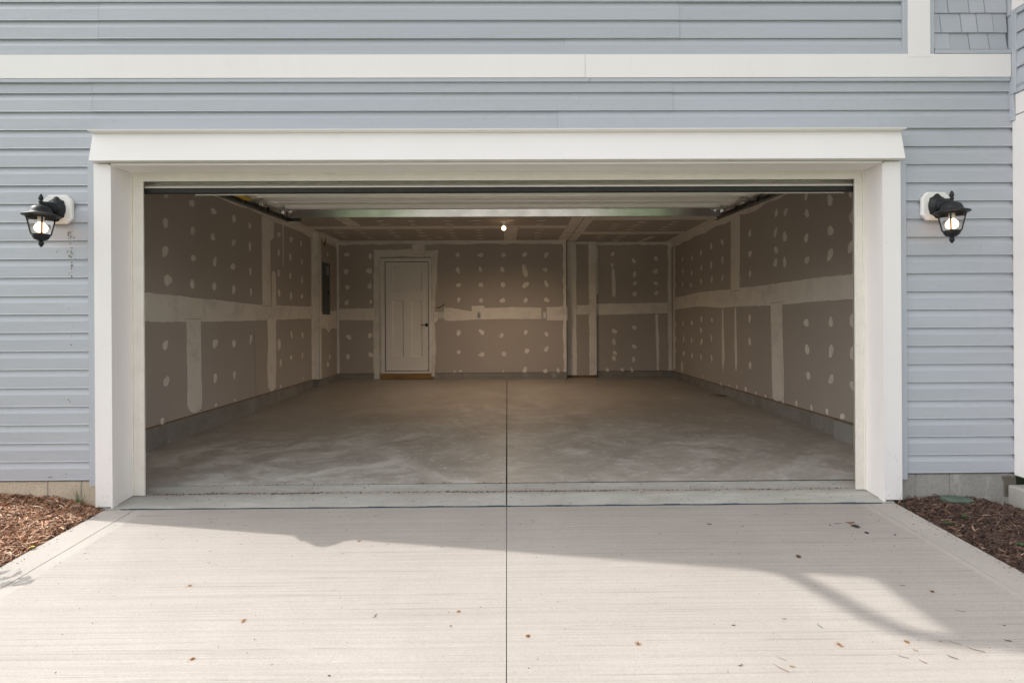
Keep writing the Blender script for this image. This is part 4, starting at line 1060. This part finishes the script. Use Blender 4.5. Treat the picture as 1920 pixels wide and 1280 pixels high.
# ------------------------------------------------------------------ wall lanterns
def make_lantern():
    e = empty('wall_lantern', (0, 0, 0), 'x', 'lantern', 'black lanterns on the front wall')
    w = .0925; c = .034
    o = MB(); oct_ = [(-w + c, -w), (w - c, -w), (w, -w + c), (w, w - c), (w - c, w), (-w + c, w), (-w, w - c), (-w, -w + c)]
    k = .94
    vs = [(x, .004, z) for x, z in oct_] + [(x, -.014, z) for x, z in oct_] + [(x * k, -.020, z * k) for x, z in oct_]
    o.add(vs, [(i, (i + 1) % 8, 8 + (i + 1) % 8, 8 + i) for i in range(8)] + [(8 + i, 8 + (i + 1) % 8, 16 + (i + 1) % 8, 16 + i) for i in range(8)] + [tuple(range(16, 24))])
    o.build('mounting_block', M['mount'], e)
    # ornate oval back plate
    o = MB(); n = 48; rings = [(1.0, -.020), (.98, -.028), (.84, -.034), (.80, -.046), (.55, -.056), (.30, -.062), (.0, -.063)]
    def rad(a):
        cx_, cz_ = abs(math.cos(a)), abs(math.sin(a))
        r_ = 1 / math.sqrt((cx_ / .058) ** 2 + (cz_ / .070) ** 2)
        if cz_ > .96: r_ += .012 * ((cz_ - .96) / .04) ** 1.2
        if .70 < cz_ < .86: r_ += .005
        return r_
    vs = []
    for s_, y in rings:
        for i in range(n):
            a = 2 * math.pi * i / n; r_ = rad(a) if s_ > .9 else lerp(1 / math.sqrt((math.cos(a) / .058) ** 2 + (math.sin(a) / .070) ** 2), rad(a), .4 if s_ > .7 else 0)
            vs.append((math.cos(a) * r_ * s_, y, math.sin(a) * r_ * s_))
    fs = [(j * n + i, j * n + (i + 1) % n, (j + 1) * n + (i + 1) % n, (j + 1) * n + i) for j in range(len(rings) - 1) for i in range(n)]
    o.add(vs, fs); o.build('back_plate', M['black'], e, smooth=60)
    cy = -.138; z0 = -.262                       # lantern body axis and foot
    o = MB(); o.tube([(0, -.045, -.006), (0, -.062, .004), (0, -.085, .012), (0, -.112, .012), (0, cy + .002, .002)], [.040, .031, .021, .015, .013], 14, flat=1.1); o.build('arm', M['black'], e, smooth=True)
    def L(z): return z0 + z
    o = MB(); o.lathe([(0, .336), (.006, .330), (.013, .318), (.0165, .306), (.015, .296), (.008, .291), (.015, .288), (.017, .283), (.012, .277), (.012, .264), (.018, .256), (.020, .246)], (0, cy, z0), 24, sc=(.79, .79, 1))
    o.build('finial', M['black'], e, smooth=True)
    o = MB(); o.lathe([(.018, .262), (.040, .258), (.060, .247), (.070, .232), (.076, .219), (.080, .214), (.084, .212), (.098, .209), (.115, .204), (.122, .199), (.121, .195), (.112, .193), (.100, .190), (.094, .180), (.089, .184), (.085, .2), (.0, .215)], (0, cy, z0), 40, sc=(.79, .79, 1))
    o.build('hood', M['black'], e, smooth=35)
    o = MB(); o.lathe([(.0865, .190), (.0575, .082)], (0, cy, z0), 32, sc=(.79, .79, 1))
    o.v = o.v; g_ = o.build('glass', M['glass'], e, smooth=True)
    for k in range(4):
        a = k * math.pi / 2 + R(45)
        o = MB(); o.tube([(.0708 * math.cos(a), cy + .0708 * math.sin(a), L(.194)), (.0474 * math.cos(a), cy + .0474 * math.sin(a), L(.078))], [.0050, .0044], 6); o.build('glass_bar', M['black'], e)
    o = MB(); o.lathe([(.0, .080), (.056, .080), (.062, .079), (.061, .073), (.055, .070), (.056, .066), (.046, .052), (.036, .045), (.018, .040), (.012, .036), (.016, .032), (.018, .027), (.0175, .018), (.011, .008), (.004, .001), (0, 0)], (0, cy, z0), 32, sc=(.79, .79, 1))
    o.build('bottom_cup', M['black'], e, smooth=35)
    o = MB(); o.lathe([(0, .205), (.019, .203), (.019, .158), (.017, .154), (0, .154)], (0, cy, z0), 16, sc=(.79, .79, 1)); o.build('socket', M['mount'], e, smooth=40)
    o = MB(); o.lathe([(.017, .153), (.026, .146), (.036, .134), (.039, .120), (.035, .104), (.024, .094), (0, .091)], (0, cy, z0), 28, sc=(.79, .79, 1)); o.build('bulb', M['bulb'], e, smooth=True)
    return e
def copy_tree(o, parent=None):
    c = o.copy(); COL.objects.link(c); c.parent = parent
    for ch in [x for x in bpy.data.objects if x.parent is o]: copy_tree(ch, c)
    return c
pl = onY(109.5, 393, -.165); pr_ = onY(1753.7, 387, -.165)
lan = make_lantern(); lan2 = copy_tree(lan)
lan.location = (pl.x, -.157, pl.z); lan2.location = (pr_.x, -.157, pr_.z)
lan['label'] = 'lit black lantern on the left stretch of siding with rusty specks below it'
lan2['label'] = 'lit black lantern on the siding between the opening and the white porch post'

# ------------------------------------------------------------------ stoop, beds, plants
sp_ = MB(); sp_.box(3.312, 4.9, -1.25, -.146, -.40, .066)
thing_mesh(sp_, 'concrete_stoop', M['apron'], 'low grey concrete stoop under the white porch post at the right edge', 'step', bevel=.012)

def bed(name, x0, x1, y0, y1, wallz, edge_x, s, ncover, nvis, vis, pal, label=None):
    from mathutils import noise as mnoise
    r = random.Random(len(name) + int(x0 * 10))
    def surf(x, y):
        wz = interp(x, wallz); dz_ = drive_z(y) - .010
        d = abs(x - edge_x); t = min(1, max(0, (-.15 - y) / (.55 if s > 0 else .26))); base = lerp(wz, drive_z(y) + .018, t)
        e = min(1, d / .16); base = lerp(dz_, base, e * (2 - e))
        return base + .012 * mnoise.noise(Vector((x * 6, y * 6, 3))) + .008 * mnoise.noise(Vector((x * 19, y * 19, 7)))
    mb = MB(); nx, ny = 90, 70
    vs = [(lerp(x0, x1, i / nx), lerp(y0, y1, j / ny), surf(lerp(x0, x1, i / nx), lerp(y0, y1, j / ny)) - .004) for j in range(ny + 1) for i in range(nx + 1)]
    mb.add(vs, [(j * (nx + 1) + i, j * (nx + 1) + i + 1, (j + 1) * (nx + 1) + i + 1, (j + 1) * (nx + 1) + i) for j in range(ny) for i in range(nx)], 1, tone=(.05, .03, .02))
    for k in range(ncover + nvis):
        if k < ncover: x, y = r.uniform(x0, x1), r.uniform(y1, y0)
        else: x, y = r.uniform(vis[0], vis[1]), r.uniform(vis[2], vis[3])
        if abs(x - edge_x) < .006: continue
        L = min(.075, r.lognormvariate(math.log(.027), .5)); W_ = L * r.uniform(.07, .22) + .0008; H = W_ * r.uniform(.2, .5)
        a = r.gauss(R(20) * s, .9); tl = r.gauss(0, .28); rl = r.uniform(-.8, .8)
        if abs(x - edge_x) < L * .55: a = r.gauss(R(88), .3)
        d = Vector((math.cos(a) * math.cos(tl), math.sin(a) * math.cos(tl), math.sin(tl)))
        sd = Vector((-math.sin(a), math.cos(a), 0)); up = d.cross(sd); sd = sd * math.cos(rl) + up * math.sin(rl); up = d.cross(sd)
        c = Vector((x, y, surf(x, y) + r.uniform(.0, .010))); bend = up * L * r.uniform(-.12, .12)
        ps = [c - d * L / 2, c + bend, c + d * L / 2]; vs = []
        for j, p in enumerate(ps):
            wj = W_ * (.45 if j != 1 else 1) * .5
            vs += [p + sd * wj, p - sd * wj, p + up * H]
        col = r.choices(pal[0], pal[1])[0]; v = r.uniform(.75, 1.25); col = tuple(min(1, c_ * v) for c_ in col)
        mb.add(vs, [(0, 3, 5, 2), (3, 6, 8, 5), (1, 2, 5, 4), (4, 5, 8, 7), (0, 1, 4, 3), (3, 4, 7, 6)], 0, tone=col)
    o = mb.build(name, [M['chip'], M['soil']]); return tag(o, label, kind='stuff'), surf
palL = ([(.52, .28, .165), (.38, .185, .10), (.66, .43, .285), (.19, .085, .05), (.80, .60, .45)], (5, 5, 4, 3, 1.6))
palR = ([(.105, .058, .042), (.06, .033, .026), (.16, .095, .065), (.35, .24, .17)], (5, 5, 3.5, .9))
bedL, surfL = bed('mulch_bed', -4.7, XL0 - .002, -.140, -2.1, [(-3.5, .062), (-3.3, .050), (-3.1, .036), (-2.93, .030), (-2.80, .0), (-2.70, -.035), (-2.6, -.055)], XL0, -1, 7000, 12000, (-3.42, XL0, -1.25, -.14), palL)
bedR, surfR = bed('mulch_bed_r', XR0 + .002, 4.4, -.149, -2.1, [(2.53, -.075), (2.62, -.030), (2.72, -.016), (3.0, -.018), (3.12, -.030), (3.22, -.075), (3.3, -.085)], XR0, 1, 3500, 9500, (XR0, 3.33, -1.15, -.149), palR)
bedR.name = 'mulch_bed.001'

# irrigation valve lid
vb = MB(); cc = onZ(1801, 943, -.02)
vb.lathe([(0, .006), (.085, .006), (.096, .003), (.10, -.002), (.10, -.03)], (0, 0, 0), 28)
vb.v = [(cc.x + v[0] * 1.02, -.225 + v[1] * .62, surfR(2.98, -.24) + .024 + v[2] + v[0] * -.075 - v[1] * .02) for v in vb.v]
thing_mesh(vb, 'valve_lid', M['valve'], 'round dark green plastic lid half sunk in the right-hand mulch', 'valve cover', smooth=35)

def leaf_blade(mb, p, d, L, W_, col, up=Vector((0, 0, 1)), cup=.15, mi=0, n=4):
    d = d.normalized(); s = d.cross(up); s = s.normalized() if s.length > .01 else Vector((1, 0, 0)); u = s.cross(d)
    vs = []; fs = []
    for i in range(n + 1):
        t = i / n; w = math.sin(math.pi * min(1, t * .93 + .05)) ** .8 * W_ / 2; c = p + d * L * t - u * L * .25 * t * t
        vs += [c + s * w + u * w * cup, c, c - s * w + u * w * cup]
    for i in range(n): o = i * 3; fs += [(o, o + 1, o + 4, o + 3), (o + 1, o + 2, o + 5, o + 4)]
    mb.add(vs, fs, mi, tone=col)
def weed(px, py, n, label, r):
    mb = MB(); c = onD(px, py); c.z = surfR(c.x, c.y) + .003
    for k in range(n):
        a = r.uniform(0, 6.28); q = c + Vector((math.cos(a) * r.uniform(.004, .02), math.sin(a) * r.uniform(.004, .02), r.uniform(.006, .016)))
        mb.tube([c, q], .0008, 4)
        for j in range(3):
            b_ = a + j * 2.09; leaf_blade(mb, q, Vector((math.cos(b_), math.sin(b_), .2)), .010, .009, r.choice([(.045, .11, .03), (.07, .15, .04), (.035, .08, .03)]))
    for i in range(len(mb.v)): mb.tone.setdefault(i, (.1, .2, .05))
    thing_mesh(mb, 'clover_sprout', M['leaf'], label, 'weed', 'green sprouts in the right mulch bed')
r = random.Random(12)
weed(1777, 985, 6, 'dull green sprout in the right mulch, left of two brighter ones', r); weed(1791, 988, 5, 'bright small sprout lowest of three in the right mulch', r)
weed(1809, 981, 8, 'largest bright clover sprout below the green plastic lid', r); weed(1914, 1034, 10, 'green sprout cut by the right edge of the picture', r)
mb = MB(); c = Vector((onY(153, 940, -.155).x, -.165, .0)); c.z = surfL(c.x, c.y)
for k in range(22):
    a = r.uniform(0, 6.28); p = c + Vector((r.uniform(-.02, .02), r.uniform(-.012, .006), 0)); h = r.uniform(.05, .135) * (1 if k > 3 else 1.3)
    lean = Vector((r.gauss(0, .28), r.gauss(-.1, .12), 1)).normalized(); q = p + lean * h * .6; q2 = q + (lean + Vector((r.gauss(0, .3), 0, -.1))) * h * .4
    w = .0013; col = r.choice([(.14, .20, .07), (.22, .24, .11), (.10, .16, .06)])
    mb.add([p + Vector((-w, 0, 0)), p + Vector((w, 0, 0)), q + Vector((w * .7, 0, 0)), q + Vector((-w * .7, 0, 0)), q2, q2 + Vector((.0003, 0, 0))], [(0, 1, 2, 3), (3, 2, 5, 4)], 0, tone=col)
thing_mesh(mb, 'grass_tuft', M['leaf'], 'thin grass tuft against the left foundation blocks', 'grass tuft')
mb = MB(); p0 = onY(1691, 924, -.19); p1 = onD(1681, 951)
mb.tube([(p1.x, p1.y, p1.z), tuple((Vector(p0) + Vector(p1)) / 2 + Vector((.003, 0, .004))), tuple(p0)], [.0016, .0013, .0007], 5)
for i in range(len(mb.v)): mb.tone[i] = (.30, .24, .15)
thing_mesh(mb, 'straw_stem', M['leaf'], 'dry straw stem leaning at the foot of the right casing', 'grass stem')
mb = MB(); p0 = onD(196, 905); pc = Vector((-2.60, -.20, -.04))
for k in range(5): leaf_blade(mb, pc + Vector((-.012 * k, -.01, .0)), Vector((r.uniform(-.4, .4), -.1, 1)), r.uniform(.03, .06), .0035, (.16, .19, .08), up=Vector((0, 1, .1)))
thing_mesh(mb, 'grass_sprig', M['leaf'], 'tiny grass sprig under the foot of the left casing', 'grass tuft')
mb = MB(); c = onD(60, 1029); c.z += .014
for k in range(3): leaf_blade(mb, c, Vector((math.cos(k * 2.1), math.sin(k * 2.1), .2)), .016, .012, (.62, .50, .05))
thing_mesh(mb, 'yellow_leaf', M['leaf'], 'tiny yellow leaf on the left mulch beside the driveway edge', 'leaf')
# young shrub just beyond the left edge of the picture; its leaves shade the slab edge
mb = MB(); base = Vector((-2.98, -1.10, surfL(-2.98, -1.10)))
SUN = Vector((-.99, .172, 1.0))
targets = [(20, 1082), (38, 1097), (12, 1100), (48, 1089), (15, 1012), (-5, 990), (22, 1006), (5, 1001), (-12, 1078), (-20, 1020), (-30, 1050), (-45, 1035), (-40, 1090), (-60, 1060)]
for i, (px, py) in enumerate(targets):
    g_ = onD(px, py); h = .30 + .06 * ((i * 37) % 7) / 7; q = g_ + SUN * h
    mb.tube([base, base.lerp(q, .5) + Vector((0, 0, .06)), q], [.005, .0035, .0015], 5)
    for k in range(2 if i < 8 else 4):
        a = r.uniform(0, 6.28); leaf_blade(mb, q, Vector((math.cos(a), math.sin(a), r.uniform(-.1, .3))), r.uniform(.05, .075), r.uniform(.034, .046), (.06, .13, .035))
for i in range(len(mb.v)): mb.tone.setdefault(i, (.12, .08, .05))
thing_mesh(mb, 'young_shrub', M['leaf'], 'small leafy shrub in the left bed just outside the view', 'shrub')

# ------------------------------------------------------------------ bits lying on the slab
def flat_bit(px, py, L, W_, ang, col, label, cat, name, curl=.2, lobes=0, group='leaves and chips strewn on the driveway'):
    c = onD(px, py); c.z += .003; k = (c.y - EY) / 1000; L *= k; W_ *= k * 1.0
    mb = MB(); rr = random.Random(int(px * 3 + py)); a = R(ang)
    if lobes:
        n = 16; vs = [c + Vector((0, 0, .004))]
        for i in range(n):
            q = 2 * math.pi * i / n; rad_ = (.5 + (.25 if i % 2 else -.08) * rr.uniform(.5, 1.3)); vs.append(c + Vector((math.cos(q) * L * rad_, math.sin(q) * W_ * 2.2 * rad_, rr.uniform(-.001, .007))))
        mb.add(vs, [(0, i + 1, (i + 1) % n + 1) for i in range(n)], 0, tone=col)
        mb.add([v + Vector((0, 0, -.0015)) for v in vs], [(0, i + 1, (i + 1) % n + 1) for i in range(n)], 0, tone=col)
    else:
        # the picture foreshortens depth about 2.2 times
        d = Vector((math.cos(a), -math.sin(a) * 2.3, 0)); Lr = L * d.length; d.normalize(); s = Vector((-d.y, d.x, 0)); n = 6; vs = []
        for i in range(n + 1):
            t = i / n - .5; w = W_ * .5 * (math.sqrt(max(0, 1 - (2 * t) ** 2)) * .8 + .2) * rr.uniform(.8, 1.15)
            m_ = c + d * Lr * t + Vector((0, 0, curl * Lr * (t * t) * .8)) + s * Lr * .06 * math.sin(t * 5)
            vs += [m_ + s * w, m_ + Vector((0, 0, W_ * .3)), m_ - s * w, m_ - Vector((0, 0, .001))]
        fs = []
        for i in range(n):
            o = i * 4; fs += [(o + j, o + (j + 1) % 4, o + 4 + (j + 1) % 4, o + 4 + j) for j in range(4)]
        fs += [(0, 1, 2, 3), tuple(n * 4 + j for j in range(4))]
        mb.add(vs, fs, 0, tone=col)
    thing_mesh(mb, name, M['bits'], label, cat, group)
BR, DK, TN, GR = (.12, .055, .03), (.045, .035, .025), (.34, .22, .14), (.20, .18, .15)
bits = [
 (1605, 987, 12, 6, 0, DK, 'crumpled almost black leaf in the shade near the right casing', 'leaf', 'dry_leaf', 1),
 (1594, 980, 17, 3, 2, (.22, .09, .04), 'rusty brown leaf lying right above the crumpled black leaf', 'leaf', 'dry_leaf', 0),
 (1571, 982, 11, 1.3, 4, DK, 'thin dark twig left of the rusty brown leaf in the shade', 'twig', 'twig', 0),
 (1556, 985, 3, 2.5, 0, DK, 'dark seed-like speck at the far left end of the twig', 'debris', 'bark_bit', 0),
 (1625, 999, 5, 3, 10, DK, 'small dark crumb just below the crumpled black leaf', 'debris', 'bark_bit', 1),
 (1678, 1003, 3.5, 3.5, 0, DK, 'round black crumb between the crumpled leaf and the slab border', 'debris', 'bark_bit', 0),
 (1330, 983, 7, 3.5, 15, (.10, .09, .08), 'larger grey oval leaf in the shade right of the centre joint', 'leaf', 'dry_leaf', 0),
 (1392, 987, 3.5, 2.5, 0, (.12, .09, .07), 'small brown oval bit right of the grey oval leaf', 'debris', 'bark_bit', 0),
 (1497, 1043, 7, 3.5, 8, (.10, .07, .04), 'curled olive brown leaf on its own in the middle of the shade', 'leaf', 'dry_leaf', 1),
 (1692, 1098, 8, 2.2, 12, GR, 'grey wood chip in the shade right of the lit patch', 'wood chip', 'wood_chip', 0),
 (1748, 1108, 5, 2.2, 8, BR, 'brown chip in the shade at the upper right of the lit patch', 'wood chip', 'wood_chip', 0),
 (1529, 1098, 6, 1.3, 25, TN, 'tan sliver left of the curved strip of shadow', 'wood chip', 'wood_chip', 0),
 (1801, 1146, 12, 1.3, 20, GR, 'faint grey twig deep in the right-hand shade', 'twig', 'twig', 0),
 (1883, 1173, 5, 2.2, 5, DK, 'small dark chip above the glossy brown one near the right edge', 'wood chip', 'wood_chip', 0),
 (1890, 1201.5, 9, 3, 18, (.09, .035, .02), 'dark red-brown chip on the shadow edge near the right border', 'wood chip', 'wood_chip', 0),
 (1830, 1219, 19, 1.5, 27, BR, 'longest brown twig lying just outside the right-hand shadow', 'twig', 'twig', 0),
 (1791, 1206, 13, 1.2, 30, (.16, .12, .09), 'thin twig crossing the shadow edge left of the longest twig', 'twig', 'twig', 0),
 (1764, 1202.5, 8, 1.4, 0, (.25, .17, .12), 'short level twig under the curved shadow strip', 'twig', 'twig', 0),
 (1786.5, 1233, 11, 2.2, 35, BR, 'dark brown splinter below the shadow at lower right', 'wood chip', 'wood_chip', 0),
 (1716, 1219, 7, 2.4, 20, (.42, .26, .15), 'orange-tan chip in the sun at lower right', 'wood chip', 'wood_chip', 0),
 (1694, 1232, 13, 1.5, 20, (.2, .16, .13), 'grey-brown twig below the orange-tan chip', 'twig', 'twig', 0),
 (1731, 1241, 7, 1.8, 55, (.2, .11, .08), 'short steep splinter right of the grey-brown twig', 'wood chip', 'wood_chip', 0),
 (1375, 1172.5, 7, 2.6, 4, (.07, .06, .055), 'dark grey chip in the sun right of the middle', 'wood chip', 'wood_chip', 0),
 (1470.5, 1160, 9, 1.8, 0, (.2, .17, .14), 'pale grey leaf sliver right of the dark grey chip', 'leaf', 'dry_leaf', 0),
 (1537, 1174, 6, 1.8, 75, (.07, .065, .06), 'upright dark fleck left of the lower rust spot', 'debris', 'bark_bit', 0),
 (1388, 1247.5, 10, 2.3, -6, (.22, .10, .07), 'reddish brown chip at the bottom right of the middle', 'wood chip', 'wood_chip', 0),
 (1465, 1253.5, 18, 1.6, 38, (.17, .09, .07), 'slanted brown twig at the bottom, left of a tan chip', 'twig', 'twig', 0),
 (1466, 1235.5, 12, 1.1, 32, (.26, .17, .13), 'finer slanted twig just above the slanted brown twig', 'twig', 'twig', 0),
 (1485, 1249.5, 10, 3.0, 10, (.36, .24, .16), 'pale tan chip right of the slanted brown twig at the bottom', 'wood chip', 'wood_chip', 0),
 (703, 1155, 7, 1.8, -50, (.11, .10, .10), 'dark sliver in the sun left of the centre joint', 'debris', 'bark_bit', 0),
 (845, 1174, 4, 2.6, 0, (.08, .06, .06), 'round dark crumb right of the dark sliver', 'debris', 'bark_bit', 0),
 (617, 1267, 5, 3.5, 0, (.09, .05, .05), 'dark red-brown crumb at the bottom left of the joint', 'debris', 'bark_bit', 0)]
for b_ in bits: flat_bit(b_[0], b_[1], b_[2], b_[3], b_[4], b_[5], b_[6], b_[7], b_[8], lobes=b_[9])

# fine litter: swept line at the threshold and scattered crumbs
mb = MB(); r = random.Random(77)
def crumb(x, y, zf, L, W_, a, col):
    d = Vector((math.cos(a), math.sin(a), 0)); s = Vector((-d.y, d.x, 0)); z = zf(x, y); c = Vector((x, y, z + .0015)); H = min(.004, W_ * .8)
    mb.add([c - d * L / 2, c + s * W_ / 2, c + d * L / 2, c - s * W_ / 2, c + Vector((0, 0, H))], [(0, 1, 4), (1, 2, 4), (2, 3, 4), (3, 0, 4)], 0, tone=col)
zA = lambda x, y: apron_z(y); zD = lambda x, y: drive_z(y)
for k in range(1500):
    x = r.uniform(-2.44, 2.36); dens = .35 + .65 * (math.sin(x * 3.1 + 1) > -.3) * (x < 1.9)
    if r.random() > dens: continue
    y = onY(950, 919, 0).y + .028 + r.gauss(0, .006) + .004 * math.sin(x * 9)
    crumb(x, y, zA, r.uniform(.005, .022), r.uniform(.0015, .005), r.gauss(0, .5), r.choice([BR, DK, (.16, .085, .05), TN, DK]))
for k in range(260): crumb(r.uniform(-2.45, 2.35), r.uniform(-.17, .16), zA, r.uniform(.003, .02), r.uniform(.002, .004), r.uniform(0, 3.1), r.choice([DK, BR, (.10, .09, .07)]))
for k in range(60): crumb(r.uniform(-2.45, 2.35), .172 + r.gauss(0, .008), zA, r.uniform(.008, .025), r.uniform(.003, .005), r.gauss(0, .4), (.14, .10, .07))
for k in range(330): crumb(r.uniform(-2.5, 2.45), r.uniform(-1.9, -.21), zD, r.uniform(.002, .009), r.uniform(.0015, .0035), r.uniform(0, 3.1), r.choice([(.10, .09, .08), DK, (.2, .16, .12), BR]))
for k in range(90): crumb(r.uniform(-2.9, 2.9), r.uniform(.3, 1.4), lambda x, y: floor_z(x, y), r.uniform(.004, .012), r.uniform(.002, .004), r.uniform(0, 3.1), (.07, .06, .05))
for k in range(50):
    crumb(r.uniform(-2.6, 2.5), r.uniform(-.9, -.22), zD, r.uniform(.012, .026), .002, r.gauss(.2, .6), r.choice([DK, BR]))
for k in range(120):
    sd_ = r.choice((-1, 1)); d_ = abs(r.gauss(0, .035)); x = (XL0 + d_) if sd_ < 0 else (XR0 - d_)
    crumb(x, r.uniform(-1.5, -.2), zD, r.uniform(.004, .016), r.uniform(.0015, .004), r.uniform(0, 3.1), r.choice([BR, (.25, .14, .09), DK]))
tag(mb.build('leaf_litter', M['bits']), kind='stuff')

# ------------------------------------------------------------------ light
EXPO, SKY, SUNE = 1.18, .15, 2.0
el = math.atan2(1.0, math.hypot(.99, .172)); az = math.atan2(-.99, .172)      # clockwise from +Y
w = bpy.data.worlds.new('World'); scene.world = w; w.use_nodes = True
nt = w.node_tree; bg = nt.nodes['Background']; sky = nt.nodes.new('ShaderNodeTexSky'); sky.sky_type = 'NISHITA'
sky.sun_disc = False; sky.sun_elevation = el; sky.sun_rotation = az; sky.air_density = 1.5; sky.dust_density = 4.0; sky.ozone_density = .6
hs = nt.nodes.new('ShaderNodeHueSaturation'); hs.inputs['Saturation'].default_value = .16
nt.links.new(sky.outputs[0], hs.inputs['Color']); nt.links.new(hs.outputs[0], bg.inputs[0]); bg.inputs[1].default_value = SKY
sd = bpy.data.lights.new('sun', 'SUN'); sd.energy = SUNE; sd.angle = R(.53); sd.color = (1, .965, .91)
so = bpy.data.objects.new('sun', sd); COL.objects.link(so); so.location = (-5, 1, 8)
so.rotation_euler = SUN.to_track_quat('Z', 'Y').to_euler()
def bulb_light(name, loc, e, rad, col):
    l = bpy.data.lights.new(name, 'SPOT'); l.energy = e; l.shadow_soft_size = rad; l.color = col; l.spot_size = R(168); l.spot_blend = 1
    o = bpy.data.objects.new(name, l); COL.objects.link(o); o.location = loc; return o
bulb_light('ceiling_bulb_light', (-.042, 4.52, ZC - .150), 58, .03, (1, .75, .53))
vs = scene.view_settings; vs.view_transform = 'Standard'; vs.look = 'None'; vs.exposure = EXPO; vs.gamma = 1
scene.cycles.max_bounces = 14; scene.cycles.diffuse_bounces = 8; scene.cycles.transparent_max_bounces = 24
scene.cycles.transmission_bounces = 8; scene.cycles.glossy_bounces = 4
